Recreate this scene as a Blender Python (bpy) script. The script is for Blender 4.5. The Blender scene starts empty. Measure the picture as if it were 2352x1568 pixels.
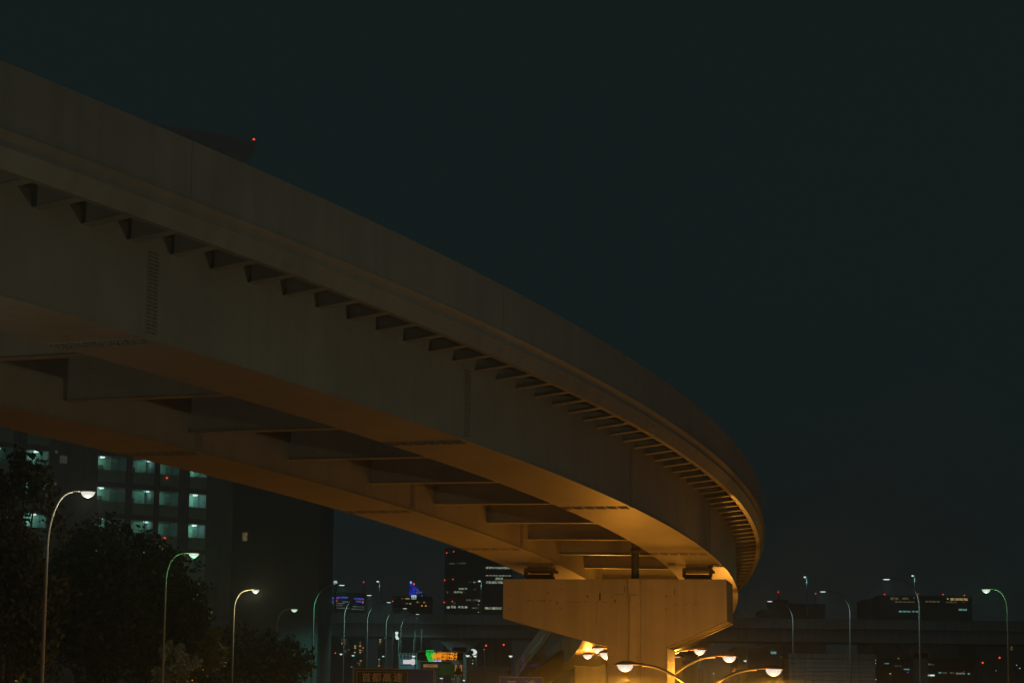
import bpy, math, random
import numpy as np
from mathutils import Vector, Matrix
SC = bpy.context.scene
COL = SC.collection
random.seed(7)
# ------------------------------------------------------------------ camera
F_, TH, RO = 5842.2, 0.160947, 0.012364      # focal length in units of a 2352 px wide frame, pitch, roll
CZ = 5.0                                      # eye height on the footbridge
cd = bpy.data.cameras.new('camera'); cam = bpy.data.objects.new('camera', cd); COL.objects.link(cam)
cd.sensor_width = 36.0; cd.lens = F_/2352*36; cd.clip_start = 0.5; cd.clip_end = 6000
cam.matrix_world = Matrix.Translation((0, 0, CZ)) @ Matrix.Rotation(math.pi/2+TH, 4, 'X') @ Matrix.Rotation(RO, 4, 'Z')
SC.camera = cam
# ------------------------------------------------------------------ sky, city glow, exposure
W = bpy.data.worlds.new('World'); SC.world = W; W.use_nodes = True
nt = W.node_tree; bg = nt.nodes['Background']; bg.inputs['Strength'].default_value = 1.0
tc = nt.nodes.new('ShaderNodeTexCoord'); sx = nt.nodes.new('ShaderNodeSeparateXYZ'); rp = nt.nodes.new('ShaderNodeValToRGB')
nt.links.new(tc.outputs['Generated'], sx.inputs[0]); nt.links.new(sx.outputs['Z'], rp.inputs[0]); 
rp.color_ramp.elements[0].position = 0.0; rp.color_ramp.elements[0].color = (0.0068, 0.0108, 0.0120, 1)
rp.color_ramp.elements[1].position = 0.33; rp.color_ramp.elements[1].color = (0.0068, 0.0119, 0.0113, 1)
e = rp.color_ramp.elements.new(0.13); e.color = (0.0062, 0.0116, 0.0121, 1)
nt.links.new(rp.outputs[0], bg.inputs['Color'])
sl = bpy.data.lights.new('city_glow', 'SUN'); sl.energy = 0.024; sl.angle = math.radians(70); sl.color = (0.88, 0.97, 1.0)
so = bpy.data.objects.new('city_glow', sl); COL.objects.link(so)
so.rotation_euler = Vector((-0.45, 0.85, -0.22)).to_track_quat('-Z', 'Y').to_euler()   # low, from behind the camera's right
SC.view_settings.view_transform = 'Standard'; SC.view_settings.look = 'None'; SC.view_settings.exposure = 0; SC.view_settings.gamma = 1
SC.render.engine = 'CYCLES'; SC.cycles.use_denoising = True; SC.cycles.max_bounces = 5; SC.cycles.sample_clamp_indirect = 2.0
SC.cycles.use_light_tree = True; SC.render.film_transparent = False
# ------------------------------------------------------------------ helpers
def ray(px, py):
    dx, dy = px-1176, py-784; c, s = math.cos(RO), math.sin(RO)
    x, y = (c*dx+s*dy)/F_, (-s*dx+c*dy)/F_; u = -y
    return Vector((x, math.cos(TH)-u*math.sin(TH), math.sin(TH)+u*math.cos(TH)))
def at(px, py, Y):
    r = ray(px, py); r = r*(Y/r.y); return Vector((r.x, r.y, r.z+CZ))
def on_plane(px, py, p0, n):
    r = ray(px, py); o = Vector((0, 0, CZ)); t = (p0-o).dot(n)/r.dot(n); return o+r*t
def crop(x, y, ox, oy, sc): return ((ox+x/sc)/1.7415, (oy+y/sc)/1.7415)
MATS = {}
def mat(name, color, rough=0.7, noise=0.12, scale=1.5, metal=0.0, bump=0.0, streak=0.0, spec=0.5):
    if name in MATS: return MATS[name]
    m = bpy.data.materials.new(name); m.use_nodes = True; N = m.node_tree; b = N.nodes['Principled BSDF']
    b.inputs['Roughness'].default_value = rough; b.inputs['Metallic'].default_value = metal; b.inputs['Specular IOR Level'].default_value = spec
    t = N.nodes.new('ShaderNodeTexCoord'); n1 = N.nodes.new('ShaderNodeTexNoise'); n1.inputs['Scale'].default_value = scale
    n1.inputs['Detail'].default_value = 6; n1.inputs['Roughness'].default_value = 0.65
    mp = N.nodes.new('ShaderNodeMapping'); N.links.new(t.outputs['Object'], mp.inputs[0]); N.links.new(mp.outputs[0], n1.inputs[0])
    r = N.nodes.new('ShaderNodeValToRGB'); r.color_ramp.elements[0].position = 0.3; r.color_ramp.elements[1].position = 0.7
    r.color_ramp.elements[0].color = tuple(c*(1-noise) for c in color)+(1,); r.color_ramp.elements[1].color = tuple(min(1, c*(1+noise)) for c in color)+(1,)
    N.links.new(n1.outputs['Fac'], r.inputs[0]); out = r.outputs[0]
    if streak:
        n2 = N.nodes.new('ShaderNodeTexNoise'); n2.inputs['Scale'].default_value = 1.0; n2.inputs['Detail'].default_value = 5
        m2 = N.nodes.new('ShaderNodeMapping'); m2.inputs['Scale'].default_value = (2.2, 2.2, 0.12)
        N.links.new(t.outputs['Object'], m2.inputs[0]); N.links.new(m2.outputs[0], n2.inputs[0])
        mx = N.nodes.new('ShaderNodeMixRGB'); mx.blend_type = 'MULTIPLY'; r2 = N.nodes.new('ShaderNodeValToRGB')
        r2.color_ramp.elements[0].position = 0.36; r2.color_ramp.elements[0].color = (1-streak,)*3+(1,)
        r2.color_ramp.elements[1].position = 0.56; r2.color_ramp.elements[1].color = (1, 1, 1, 1)
        N.links.new(n2.outputs['Fac'], r2.inputs[0]); mx.inputs[0].default_value = 1
        N.links.new(out, mx.inputs[1]); N.links.new(r2.outputs[0], mx.inputs[2]); out = mx.outputs[0]
    N.links.new(out, b.inputs['Base Color'])
    if bump:
        bp = N.nodes.new('ShaderNodeBump'); bp.inputs['Strength'].default_value = bump; bp.inputs['Distance'].default_value = 0.03
        n3 = N.nodes.new('ShaderNodeTexNoise'); n3.inputs['Scale'].default_value = scale*2.2; N.links.new(mp.outputs[0], n3.inputs[0])
        N.links.new(n3.outputs['Fac'], bp.inputs['Height']); N.links.new(bp.outputs[0], b.inputs['Normal'])
    MATS[name] = m; return m
def emit(name, color, st=1.0, vary=0.0, scale=3.0):
    if name in MATS: return MATS[name]
    m = bpy.data.materials.new(name); m.use_nodes = True; N = m.node_tree; b = N.nodes['Principled BSDF']
    b.inputs['Base Color'].default_value = (0.02, 0.02, 0.02, 1); b.inputs['Emission Color'].default_value = tuple(color)+(1,)
    b.inputs['Emission Strength'].default_value = st
    if vary:
        t = N.nodes.new('ShaderNodeTexCoord'); n = N.nodes.new('ShaderNodeTexNoise'); n.inputs['Scale'].default_value = scale; n.inputs['Detail'].default_value = 3
        N.links.new(t.outputs['Object'], n.inputs[0]); mr = N.nodes.new('ShaderNodeMapRange'); mr.inputs[1].default_value = 0.35; mr.inputs[2].default_value = 0.65
        mr.inputs[3].default_value = st*(1-vary); mr.inputs[4].default_value = st*(1+vary); N.links.new(n.outputs['Fac'], mr.inputs[0]); N.links.new(mr.outputs[0], b.inputs['Emission Strength'])
    try: m.cycles.emission_sampling = 'NONE'
    except Exception: pass
    MATS[name] = m; return m
class MB:
    def __init__(s): s.v = []; s.f = []; s.mi = []; s.cur = 0
    def add(s, vs, fs):
        o = len(s.v); s.v += [tuple(v) for v in vs]; s.f += [tuple(i+o for i in f) for f in fs]; s.mi += [s.cur]*len(fs); return s
    def slot(s, k): s.cur = k; return s
    def box(s, x0, y0, z0, x1, y1, z1):
        return s.add([(x0,y0,z0),(x1,y0,z0),(x1,y1,z0),(x0,y1,z0),(x0,y0,z1),(x1,y0,z1),(x1,y1,z1),(x0,y1,z1)],
                     [(0,3,2,1),(4,5,6,7),(0,1,5,4),(1,2,6,5),(2,3,7,6),(3,0,4,7)])
    def hexa(s, a, b):     # two quads joined
        return s.add(list(a)+list(b), [(3,2,1,0),(4,5,6,7),(0,1,5,4),(1,2,6,5),(2,3,7,6),(3,0,4,7)])
    def prism(s, pts, d, axis=1):      # pts (u,v) polygon in x-z, extruded along y 0..d
        n = len(pts); y0, y1 = d
        return s.add([(u,y0,v) for u, v in pts]+[(u,y1,v) for u, v in pts], [tuple(range(n)), tuple(range(2*n-1, n-1, -1))]+[(i, i+n, (i+1)%n+n, (i+1)%n) for i in range(n)])
    def tube(s, pts, rad, k=10, cap=False):
        pts = [Vector(p) for p in pts]; rad = rad if isinstance(rad, (list, tuple)) else [rad]*len(pts); rings = []
        up = None
        for i, p in enumerate(pts):
            t = (pts[min(i+1, len(pts)-1)]-pts[max(i-1, 0)]).normalized()
            if up is None: up = t.orthogonal().normalized()
            up = (up-t*up.dot(t)).normalized(); w = t.cross(up)
            rings.append([p+(up*math.cos(2*math.pi*j/k)+w*math.sin(2*math.pi*j/k))*rad[i] for j in range(k)])
        fs = [(i*k+j, i*k+(j+1)%k, (i+1)*k+(j+1)%k, (i+1)*k+j) for i in range(len(pts)-1) for j in range(k)]
        if cap: fs += [tuple(range(k-1, -1, -1)), tuple((len(pts)-1)*k+j for j in range(k))]
        return s.add([v for r in rings for v in r], fs)
    def lathe(s, prof, c, k=16, sx=1, sy=1):   # prof (r,z)
        fs = [(i*k+j, i*k+(j+1)%k, (i+1)*k+(j+1)%k, (i+1)*k+j) for i in range(len(prof)-1) for j in range(k)]
        return s.add([(c[0]+r*sx*math.cos(2*math.pi*j/k), c[1]+r*sy*math.sin(2*math.pi*j/k), c[2]+z) for r, z in prof for j in range(k)], fs)
    def build(s, name, m, parent=None, smooth=False, label=None, bevel=0):
        me = bpy.data.meshes.new(name); me.from_pydata(s.v, [], s.f); 
        for m_ in (m if isinstance(m, (list, tuple)) else [m]): me.materials.append(m_)
        me.polygons.foreach_set('material_index', s.mi); me.update()
        import bmesh
        bm = bmesh.new(); bm.from_mesh(me); bmesh.ops.recalc_face_normals(bm, faces=bm.faces); bm.to_mesh(me); bm.free()
        if smooth:
            for p in me.polygons: p.use_smooth = True
        o = bpy.data.objects.new(name, me); COL.objects.link(o)
        if parent: o.parent = parent
        if label: o['label'] = label
        if bevel:
            b = o.modifiers.new('bevel', 'BEVEL'); b.width = bevel; b.segments = 2; b.limit_method = 'ANGLE'
        return o
def thing(name, label, cat, loc=(0,0,0), rz=0, group=None):
    o = bpy.data.objects.new(name, None); COL.objects.link(o); o.location = loc; o.rotation_euler = (0,0,rz); o.empty_display_size = 0.3
    o['label'] = label; o['category'] = cat
    if group: o['group'] = group
    return o
def tag(o, label, cat, group=None):
    o['label'] = label; o['category'] = cat
    if group: o['group'] = group
    return o
def point(name, loc, power, color, parent, radius=0.12):
    l = bpy.data.lights.new(name, 'POINT'); l.energy = power; l.color = color; l.shadow_soft_size = radius
    o = bpy.data.objects.new(name, l); COL.objects.link(o); o.location = loc; o.parent = parent; return o
def spot(name, loc, power, color, parent, ang=150, aim=None, radius=.1, blend=.35):
    l = bpy.data.lights.new(name, 'SPOT'); l.energy = power; l.color = color; l.shadow_soft_size = radius; l.spot_size = math.radians(ang); l.spot_blend = blend
    o = bpy.data.objects.new(name, l); COL.objects.link(o); o.location = loc; o.parent = parent
    if aim is not None: o.rotation_euler = (Vector(aim)-Vector(loc)).to_track_quat('-Z', 'Y').to_euler()
    return o
# ------------------------------------------------------------------ materials
STEEL = mat('painted_steel', (0.40, 0.385, 0.32), 0.42, 0.10, 0.5, bump=0.04, streak=0.10)
STEEL2 = mat('painted_girder_steel', (0.41, 0.385, 0.31), 0.44, 0.12, 0.5, bump=0.05, streak=0.06)
BOLT = mat('bolt_shade_joint_steel', (0.30, 0.28, 0.22), 0.5, 0.3, 9)  # bolt shadows put into this darker tone, shared by the joints
CONC = mat('pier_paint', (0.46, 0.42, 0.31), 0.55, 0.09, 0.8, bump=0.05, streak=0.14)
DARKM = mat('dark_metal', (0.10, 0.09, 0.075), 0.6, 0.2, 4)
POLE = mat('galvanised_pole', (0.30, 0.30, 0.28), 0.45, 0.12, 3)
BLD = mat('dark_facade', (0.20, 0.22, 0.24), 0.85, 0.12, 0.3)
BLD2 = mat('grey_facade', (0.42, 0.43, 0.44), 0.85, 0.12, 0.3)
APT = mat('apartment_concrete', (0.22, 0.24, 0.26), 0.85, 0.14, 0.5, streak=0.15)
WALLIN = mat('corridor_paint', (0.42, 0.62, 0.55), 0.8, 0.10, 1.2)
ASPH = mat('asphalt', (0.045, 0.046, 0.048), 0.85, 0.25, 3, bump=0.2)
XWAY = mat('expressway_concrete', (0.42, 0.43, 0.44), 0.85, 0.12, 0.1, streak=0.2)
LEAF = mat('leaf', (0.032, 0.05, 0.025), 0.55, 0.45, 2.0)
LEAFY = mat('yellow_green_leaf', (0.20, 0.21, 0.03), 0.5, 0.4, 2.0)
BARK = mat('bark', (0.08, 0.06, 0.045), 0.9, 0.3, 6)
RED = emit('aviation_red', (1.0, 0.07, 0.03), 1.3)
WHITE = emit('lamp_lens_white', (0.76, 0.75, 0.66), 1.0)
LENS_O = emit('lamp_lens_sodium', (0.80, 0.74, 0.62), 1.0)
TEALW = emit('mercury_lens', (0.45, 0.95, 0.85), 1.0)
TEALB = emit('mercury_lens_bright', (0.75, 0.95, 0.9), 1.0)
GRW = emit('green_white_lens', (0.62, 0.80, 0.60), 1.0)
YEL = emit('warm_window', (0.55, 0.42, 0.16), 0.55, 0.5, 2.0)
YELD = emit('dim_warm_window', (0.40, 0.30, 0.14), 0.18, 0.6, 3.0)
OFF = emit('office_window', (0.42, 0.50, 0.36), 0.55, 0.7, 1.1)
OFFD = emit('dim_office_window', (0.35, 0.42, 0.32), 0.16, 0.7, 1.1)
TEALWIN = emit('teal_window', (0.18, 0.55, 0.48), 0.5, 0.5, 1.5)
BLUEL = emit('blue_light_strip', (0.12, 0.12, 0.95), 0.6, 0.3, 2.0)
BLUED = emit('blue_lattice_light', (0.02, 0.05, 0.60), 0.42, 0.7, 0.6)
GREYL = emit('pale_light_strip', (0.4, 0.5, 0.5), 0.26, 0.5, 0.2)
# ------------------------------------------------------------------ ground and roads
def struct(o): o['kind'] = 'structure'; return o
g = MB().add([(-900,-100,0),(900,-100,0),(900,1250,0),(-900,1250,0)], [(0,1,2,3)]).build('ground', mat('paved_ground', (0.15, 0.15, 0.145), 0.9, 0.2, 0.3)); struct(g)
r = MB().add([(-14,-100,.004),(22,-100,.004),(22,420,.004),(-14,420,.004)], [(0,1,2,3)]).build('road', ASPH); struct(r)
lm = MB()
for x in (-6.5, -3, 3.4, 10.6, 14.2):
    for y in range(-60, 400, 10): lm.add([(x,y,.008),(x+.15,y,.008),(x+.15,y+5,.008),(x,y+5,.008)], [(0,1,2,3)])
struct(lm.build('road_markings', mat('road_paint', (0.7, 0.7, 0.66), 0.7, 0.15, 5)))
struct(MB().box(6.1,-60,0,7.9,86,0.18).box(6.1,110,0,7.9,380,0.18).build('median_kerb', mat('kerb_concrete', (0.3, 0.3, 0.28), 0.85)))
# ------------------------------------------------------------------ the curved viaduct
H = 7.5
P = [1.029735, 12.845063, 0.184512, 0.037985, 6.8e-05, -0.000253, -0.01491, -0.001322, -0.009452, -0.001316]
PN = np.linspace(-14, 20, 6801); _h = P[2]-(P[3]*PN+P[4]*PN**2/2+P[5]*PN**3/3)
_dx, _dy = np.sin(_h), np.cos(_h); _dn = PN[1]-PN[0]
_X = np.concatenate([[0], np.cumsum((_dx[1:]+_dx[:-1])/2*_dn)]); _Y = np.concatenate([[0], np.cumsum((_dy[1:]+_dy[:-1])/2*_dn)])
_i = int(np.argmin(abs(PN))); _X += P[0]-_X[_i]; _Y += P[1]-_Y[_i]
def pt(s, off, z):       # station, offset to the outer side, height; all in units of H
    X, Y, h = np.interp(s, PN, _X), np.interp(s, PN, _Y), np.interp(s, PN, _h)
    zz = z+P[6]*s+P[7]*s*s+(P[8]+P[9]*s)*off
    return Vector((float(X+off*math.cos(h))*H, float(Y-off*math.sin(h))*H, float(zz)*H+CZ))
def head(s): return float(np.interp(s, PN, _h))
def dD(s): return 0.001069*s+0.000226*s*s
def dF(s): return 0.040566*s+0.001008*s*s
def zb(s): return 1+0.001229*s+0.000544*s*s
def oF(s): return dD(s)+dF(s)-0.900909
def oG(s): return dD(s)+dF(s)-1.216819
def oE(s): return dD(s)-max(0.03, min(0.305281, (dD(s)-oF(s))-0.12))
VD = thing('curved_viaduct', 'curved elevated highway of two steel box girders sweeping overhead, bending away behind the pier', 'viaduct')
S0, S1, DS = -11.0, 15.0, 0.1
SS = np.arange(S0, S1+1e-6, DS)
def sweep(prof, name, m, a=None, b=None, closed=True, smooth=False, label=None):
    """prof(s) -> list of (off, z)"""
    mb = MB(); ss = SS if a is None else np.arange(a, b+1e-6, DS); n = None; vs = []; fs = []
    for i, s in enumerate(ss):
        q = prof(float(s)); n = len(q); vs += [pt(float(s), o, z) for o, z in q]
    for i in range(len(ss)-1):
        for j in range(n if closed else n-1):
            fs.append((i*n+j, i*n+(j+1)%n, (i+1)*n+(j+1)%n, (i+1)*n+j))
    if closed: fs += [tuple(range(n-1, -1, -1)), tuple(range((len(ss)-1)*n, len(ss)*n))]
    return mb.add(vs, fs).build(name, m, VD, smooth, label)
ZD = 1.338       # underside of the deck plate
zz = zb
def dz(s): return 0.0
sweep(lambda s: [(dD(s)+.148, ZD), (oG(s)-.142, ZD), (oG(s)-.142, ZD+.03), (dD(s)+.148, ZD+.03)], 'deck_plate', STEEL)
sweep(lambda s: [(.1579,1.514),(.1594,1.362),(.1665,1.3575),(.1665,1.352),(.1510,1.336),(.1510,1.323),(.1575,1.3195),(.1545,1.3145),(.1349,1.2733),(.113,1.2733),(.113,1.277),(.126,1.277),(.126,1.336),(.128,1.345),(.128,1.514)],
      'outer_parapet', STEEL, label='outer parapet wall with a ledge and a sloping lower fascia')
def ip(s):
    o = oG(s); return [(o-.146,1.4674),(o-.1475,1.375),(o-.1525,1.37),(o-.148,1.36),(o-.140,1.356),(o-.140,1.34),(o-.1455,1.336),(o-.1464,1.3018),(o-.134,1.3018),(o-.134,1.336),(o-.12,1.345),(o-.12,1.4674)]
sweep(ip, 'inner_parapet', STEEL, label='inner parapet wall tinted teal, violet and red by coloured light')
def girder(lo, hi, name, label, a=None, b=None):
    t = .0022
    w = sweep(lambda s: [(hi(s)-.006, ZD), (hi(s)-.006, zb(s)+t), (hi(s)-.0085, zb(s)+t), (hi(s)-.0085, ZD)], name+'_web', STEEL2, a, b)
    w2 = sweep(lambda s: [(lo(s)+.006, ZD), (lo(s)+.006, zb(s)+t), (lo(s)+.0085, zb(s)+t), (lo(s)+.0085, ZD)], name+'_web', STEEL2, a, b)
    f = sweep(lambda s: [(lo(s), zb(s)+t), (lo(s), zb(s)), (hi(s), zb(s)), (hi(s), zb(s)+t)], name+'_bottom_flange', STEEL2, a, b)
girder(oE, dD, 'outer_girder', '')
girder(oG, oF, 'inner_girder', '')
# cantilever brackets under the deck edge
def bracket(s, o0, o1, z0, z1, mb):
    def q(ds, o, z): return pt(s+ds, o, z)
    e = .0012
    mb.hexa([q(-e,o0,z0), q(e,o0,z0), q(e,o0,ZD), q(-e,o0,ZD)], [q(-e,o1,z1), q(e,o1,z1), q(e,o1,ZD), q(-e,o1,ZD)])
    w = .021; t = .0018
    mb.hexa([q(-w,o0,z0-t), q(w,o0,z0-t), q(w,o0,z0), q(-w,o0,z0)], [q(-w,o1,z1-t), q(w,o1,z1-t), q(w,o1,z1), q(-w,o1,z1)])
for i in range(-8, 58):
    s = -7.146315+.213995*i
    mb = MB(); bracket(s, dD(s)-.0059, .1235, 1.2585, 1.2745, mb); mb.build('cantilever_bracket', STEEL2, VD)
# cross beams between the two box girders
for i in range(-3, 16):
    s = -6.103921+.845312*i; mb = MB(); a, b = oF(s)-.0061, oE(s)+.0061
    if b-a < .1: continue
    z0 = 1.0628+(zb(s)-1)
    for sg in (1,):
        e = .0012; q = lambda ds, o, z: pt(s+ds, o, z)
        mb.hexa([q(-e,a,z0), q(e,a,z0), q(e,a,ZD), q(-e,a,ZD)], [q(-e,b,z0), q(e,b,z0), q(e,b,ZD), q(-e,b,ZD)])
        w = .023; mb.hexa([q(-w,a,z0-.002), q(w,a,z0-.002), q(w,a,z0), q(-w,a,z0)], [q(-w,b,z0-.002), q(w,b,z0-.002), q(w,b,z0), q(-w,b,z0)])
        for (za, zc) in ((z0+.03, z0+.10), (z0+.14, z0+.21)):       # bolted joint plates near each end
            for oo in (a+(b-a)*.12, a+(b-a)*.88):
                for u in range(4):
                    for v in range(6):
                        ou = oo+(u-1.5)*.010; zv = za+(zc-za)*v/5
                        mb.hexa([q(-.0042,ou-.002,zv-.002), q(-.0042,ou+.002,zv-.002), q(-.0042,ou+.002,zv+.002), q(-.0042,ou-.002,zv+.002)], [q(-e,ou-.002,zv-.002), q(-e,ou+.002,zv-.002), q(-e,ou+.002,zv+.002), q(-e,ou-.002,zv+.002)])
    mb.build('cross_beam', STEEL2, VD)
# bolted splices of webs and flanges
def splice(s, lo, hi, web_hi, s_web=None):
    sw = s if s_web is None else s_web
    for (of, sgn, z1) in ((web_hi, 1, 1.250), ):
        mb = MB(); bb = mb; o = of(sw)-.006
        q = lambda ds, oo, z: pt(sw+ds, oo, z)
        mb.hexa([q(-.026,o,zb(s)+.012), q(.026,o,zb(s)+.012), q(.026,o,z1), q(-.026,o,z1)], [q(-.026,o+.0016,zb(s)+.012), q(.026,o+.0016,zb(s)+.012), q(.026,o+.0016,z1), q(-.026,o+.0016,z1)])
        n = 22; mb.slot(1)
        for u in (-.020, -.0135, -.007, .007, .0135, .020):
            for v in range(n):
                z = zb(s)+.018+(z1-zb(s)-.024)*v/(n-1); r_ = .0026
                bb.hexa([q(u-r_,o+.0015,z-r_), q(u+r_,o+.0015,z-r_), q(u+r_,o+.0015,z+r_), q(u-r_,o+.0015,z+r_)], [q(u-r_*.7,o+.0058,z-r_*.7), q(u+r_*.7,o+.0058,z-r_*.7), q(u+r_*.7,o+.0058,z+r_*.7), q(u-r_*.7,o+.0058,z+r_*.7)])
        mb.build('web_splice_plate', [STEEL2, BOLT], VD)
    mb = MB(); bb = mb; a, b = lo(s)+.004, hi(s)-.004; z = zb(s); q = lambda ds, oo, zz_: pt(s+ds, oo, zz_)
    mb.hexa([q(-.034,a,z-.0016), q(.034,a,z-.0016), q(.034,a,z), q(-.034,a,z)], [q(-.034,b,z-.0016), q(.034,b,z-.0016), q(.034,b,z), q(-.034,b,z)])
    n = 30; mb.slot(1)
    for u in (-.028, -.020, -.012, .012, .020, .028):
        for v in range(n):
            if v % 5 == 4: continue
            o = a+.006+(b-a-.012)*v/(n-1); r_ = .0026
            bb.hexa([q(u-r_,o-r_,z-.0015), q(u+r_,o-r_,z-.0015), q(u+r_,o+r_,z-.0015), q(u-r_,o+r_,z-.0015)], [q(u-r_*.7,o-r_*.7,z-.006), q(u+r_*.7,o-r_*.7,z-.006), q(u+r_*.7,o+r_*.7,z-.006), q(u-r_*.7,o+r_*.7,z-.006)])
    mb.build('flange_splice_plate', [STEEL2, BOLT], VD)
for k in range(7):
    s = -6.61+2.155*k
    splice(s, oE, dD, dD)
for s in (-4.35, -2.2, -0.35, 4.2, 6.4, 8.6): splice(s, oG, oF, oF)
for s in (9.4, 10.6, 11.8):                 # seams on the concave side's web
    mb = MB(); o = oG(s)+.006; q = lambda ds, oo, z: pt(s+ds, oo, z)
    for v in range(26):
        z = zb(s)+.01+.24*v/25
        mb.hexa([q(-.01,o,z), q(.01,o,z), q(.01,o,z+.006), q(-.01,o,z+.006)], [q(-.01,o-.005,z), q(.01,o-.005,z), q(.01,o-.005,z+.006), q(-.01,o-.005,z+.006)])
    mb.build('bolt_row', BOLT, VD)
# joints in the parapet
for k in range(4):
    s = -6.7+2.14*k; mb = MB(); q = lambda ds, o, z: pt(s+ds, o, z)
    mb.hexa([q(-.0008,.1590,1.365), q(.0008,.1590,1.365), q(.0008,.1579,1.512), q(-.0008,.1579,1.512)], [q(-.0008,.1601,1.365), q(.0008,.1601,1.365), q(.0008,.1588,1.512), q(-.0008,.1588,1.512)])
    mb.build('parapet_joint', BOLT, VD)
# small fittings on the fascia above the splices
for s in (-4.55, -2.55, -0.6):
    mb = MB(); q = lambda ds, o, z: pt(s+ds, o, z)
    for k in range(3):
        z = 1.29+k*.010; o = .142+k*.003
        mb.hexa([q(-.02,o,z), q(.02,o,z), q(.02,o,z+.004), q(-.02,o,z+.004)], [q(-.02,o+.006,z), q(.02,o+.006,z), q(.02,o+.006,z+.004), q(-.02,o+.006,z+.004)])
    mb.build('fascia_fitting', STEEL, VD)
# round lamps / vents hung below the deck between the girders
for (px, py, s) in ((735,1000,-4.35),(930,1068,-3.4),(1075,1120,-2.5),(1197,1168,-1.7)):
    mb = MB(); c = pt(s, oF(s)+.33, 1.13)
    mb.lathe([(0,.28),(.22,.26),(.30,.12),(.30,-.02),(.2,-.16),(0,-.2)], (c.x, c.y, c.z), 14)
    mb.tube([(c.x, c.y, c.z+.2), (c.x, c.y, c.z+1.4)], .05, 8)
    mb.build('underdeck_fitting', DARKM, VD, True)
# ------------------------------------------------------------------ piers
def frame_at(s):
    h = head(s); o = pt(s, 0, 1); return o, -h
SF = 0.44
o0 = pt(SF, 0, 1.0); hP = head(SF); nrm = Vector((math.sin(hP), math.cos(hP), 0)); rad = Vector((math.cos(hP), -math.sin(hP), 0))
base = Vector((o0.x, o0.y, 0))
def pl(px, py, d=0.0):       # pixel on the plane d metres behind the front face -> local (x, z)
    p = on_plane(px, py, o0+nrm*d, nrm); v = p-base; return (v.dot(rad), p.z)
PR = thing('viaduct_pier', 'ochre lamplit T-shaped steel pier with flared cap carrying the near end of the curved viaduct', 'bridge pier', base, -hP)
TL, TR, BL, BR = pl(1156,1328), pl(1668,1331), pl(1155,1419), pl(1669.5,1424)
CL, CR = pl(1394,1484), pl(1532,1485)
CDEP = 3.1
zt = (TL[1]+TR[1])/2
capmb = MB().prism([(TL[0],zt),(BL[0],BL[1]),(CL[0],CL[1]),(CR[0],CR[1]),(BR[0],BR[1]),(TR[0],zt)], (0, CDEP))
MB().box(CL[0], .04, 0, CR[0], CDEP-.04, min(CL[1],CR[1])+.6).build('column', CONC, PR, bevel=.08)
# lower flange lips, drain pipe, panel seams, bolt holes
mb = MB()
for (a, b) in ((CR, BR),):
    for k, t in ((0.35, .06), (1.2, .05), (2.3, .06)):
        mb.hexa([(a[0],k,a[1]-.05),(a[0],k+.12,a[1]-.05),(a[0],k+.12,a[1]+.01),(a[0],k,a[1]+.01)], [(b[0],k,b[1]-.05),(b[0],k+.12,b[1]-.05),(b[0],k+.12,b[1]+.01),(b[0],k,b[1]+.01)])
mb.build('cap_flange_rib', CONC, PR)
d0, d1 = pl(1448,1345), pl(1462,1345)
mb = MB(); xm = (d0[0]+d1[0])/2
mb.box(xm-.16,-.10,0, xm+.16,.0,zt-.55); mb.build('downpipe_cover', CONC, PR, bevel=.03)
mb = MB().box(xm-.2,-.14,zt-.62, xm+.22,0,zt+.02)
mb.box(xm-.12,-.18,zt-.95, xm+.12,-.1,zt-.62); mb.build('downpipe_head', CONC, PR, bevel=.03)
st = capmb.slot(1)
DK = mat('rust_stain', (0.03, 0.022, 0.016), 0.9, 0.5, 9)
def stain(x0, y0, x1, y1):
    a, b = pl(*crop(x0,y0,2000,2250,2.94)), pl(*crop(x1,y1,2000,2250,2.94)); st.box(a[0], -.004, b[1], b[0], .001, a[1])
rs = random.Random(3)
for (x0,y0,x1,y1,n) in ((215,430,640,450,26),(660,450,1280,462,30),(1350,366,1450,374,10),(2040,484,2340,490,16),(1560,280,1600,490,14),(1540,640,1560,880,12),(1310,370,1320,410,4)):
    for k in range(n):
        x = rs.uniform(x0,x1); y = rs.uniform(y0,y1)+(10 if x0==215 and x<330 else 0); w = rs.uniform(3,22); h = rs.uniform(2,6)
        stain(x, y, x+w, y+h)
for (x,y,w,h) in ((1167,352,16,90),(1020,382,14,24),(1345,432,12,32),(1460,265,5,80),(2050,310,6,60),(118,375,8,14),(116,526,8,16),(560,335,8,30),(705,528,14,8),(720,300,6,18),(1940,388,26,8),(1942,538,18,8),(2265,548,10,8),(1570,280,26,16),(1575,420,34,14),(1580,455,26,26),(1545,695,10,30),(1600,1108,24,8),(668,450,4,50)): stain(x,y,x+w,y+h)
cap = st.build('cap_beam', [CONC, DK], PR, bevel=.03)
sm = MB()
for (x0,y0,x1,y1) in ((1538,190,1543,1400),(1650,190,1655,1400),(1540,380,1650,384),(1130,470,1133,760)):
    a, b = pl(*crop(x0,y0,2000,2250,2.94)), pl(*crop(x1,y1,2000,2250,2.94)); sm.box(min(a[0],b[0]), -.008, b[1], max(a[0],b[0])+.012, .001, a[1])
sm.build('panel_seam', BOLT, cap)
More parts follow.
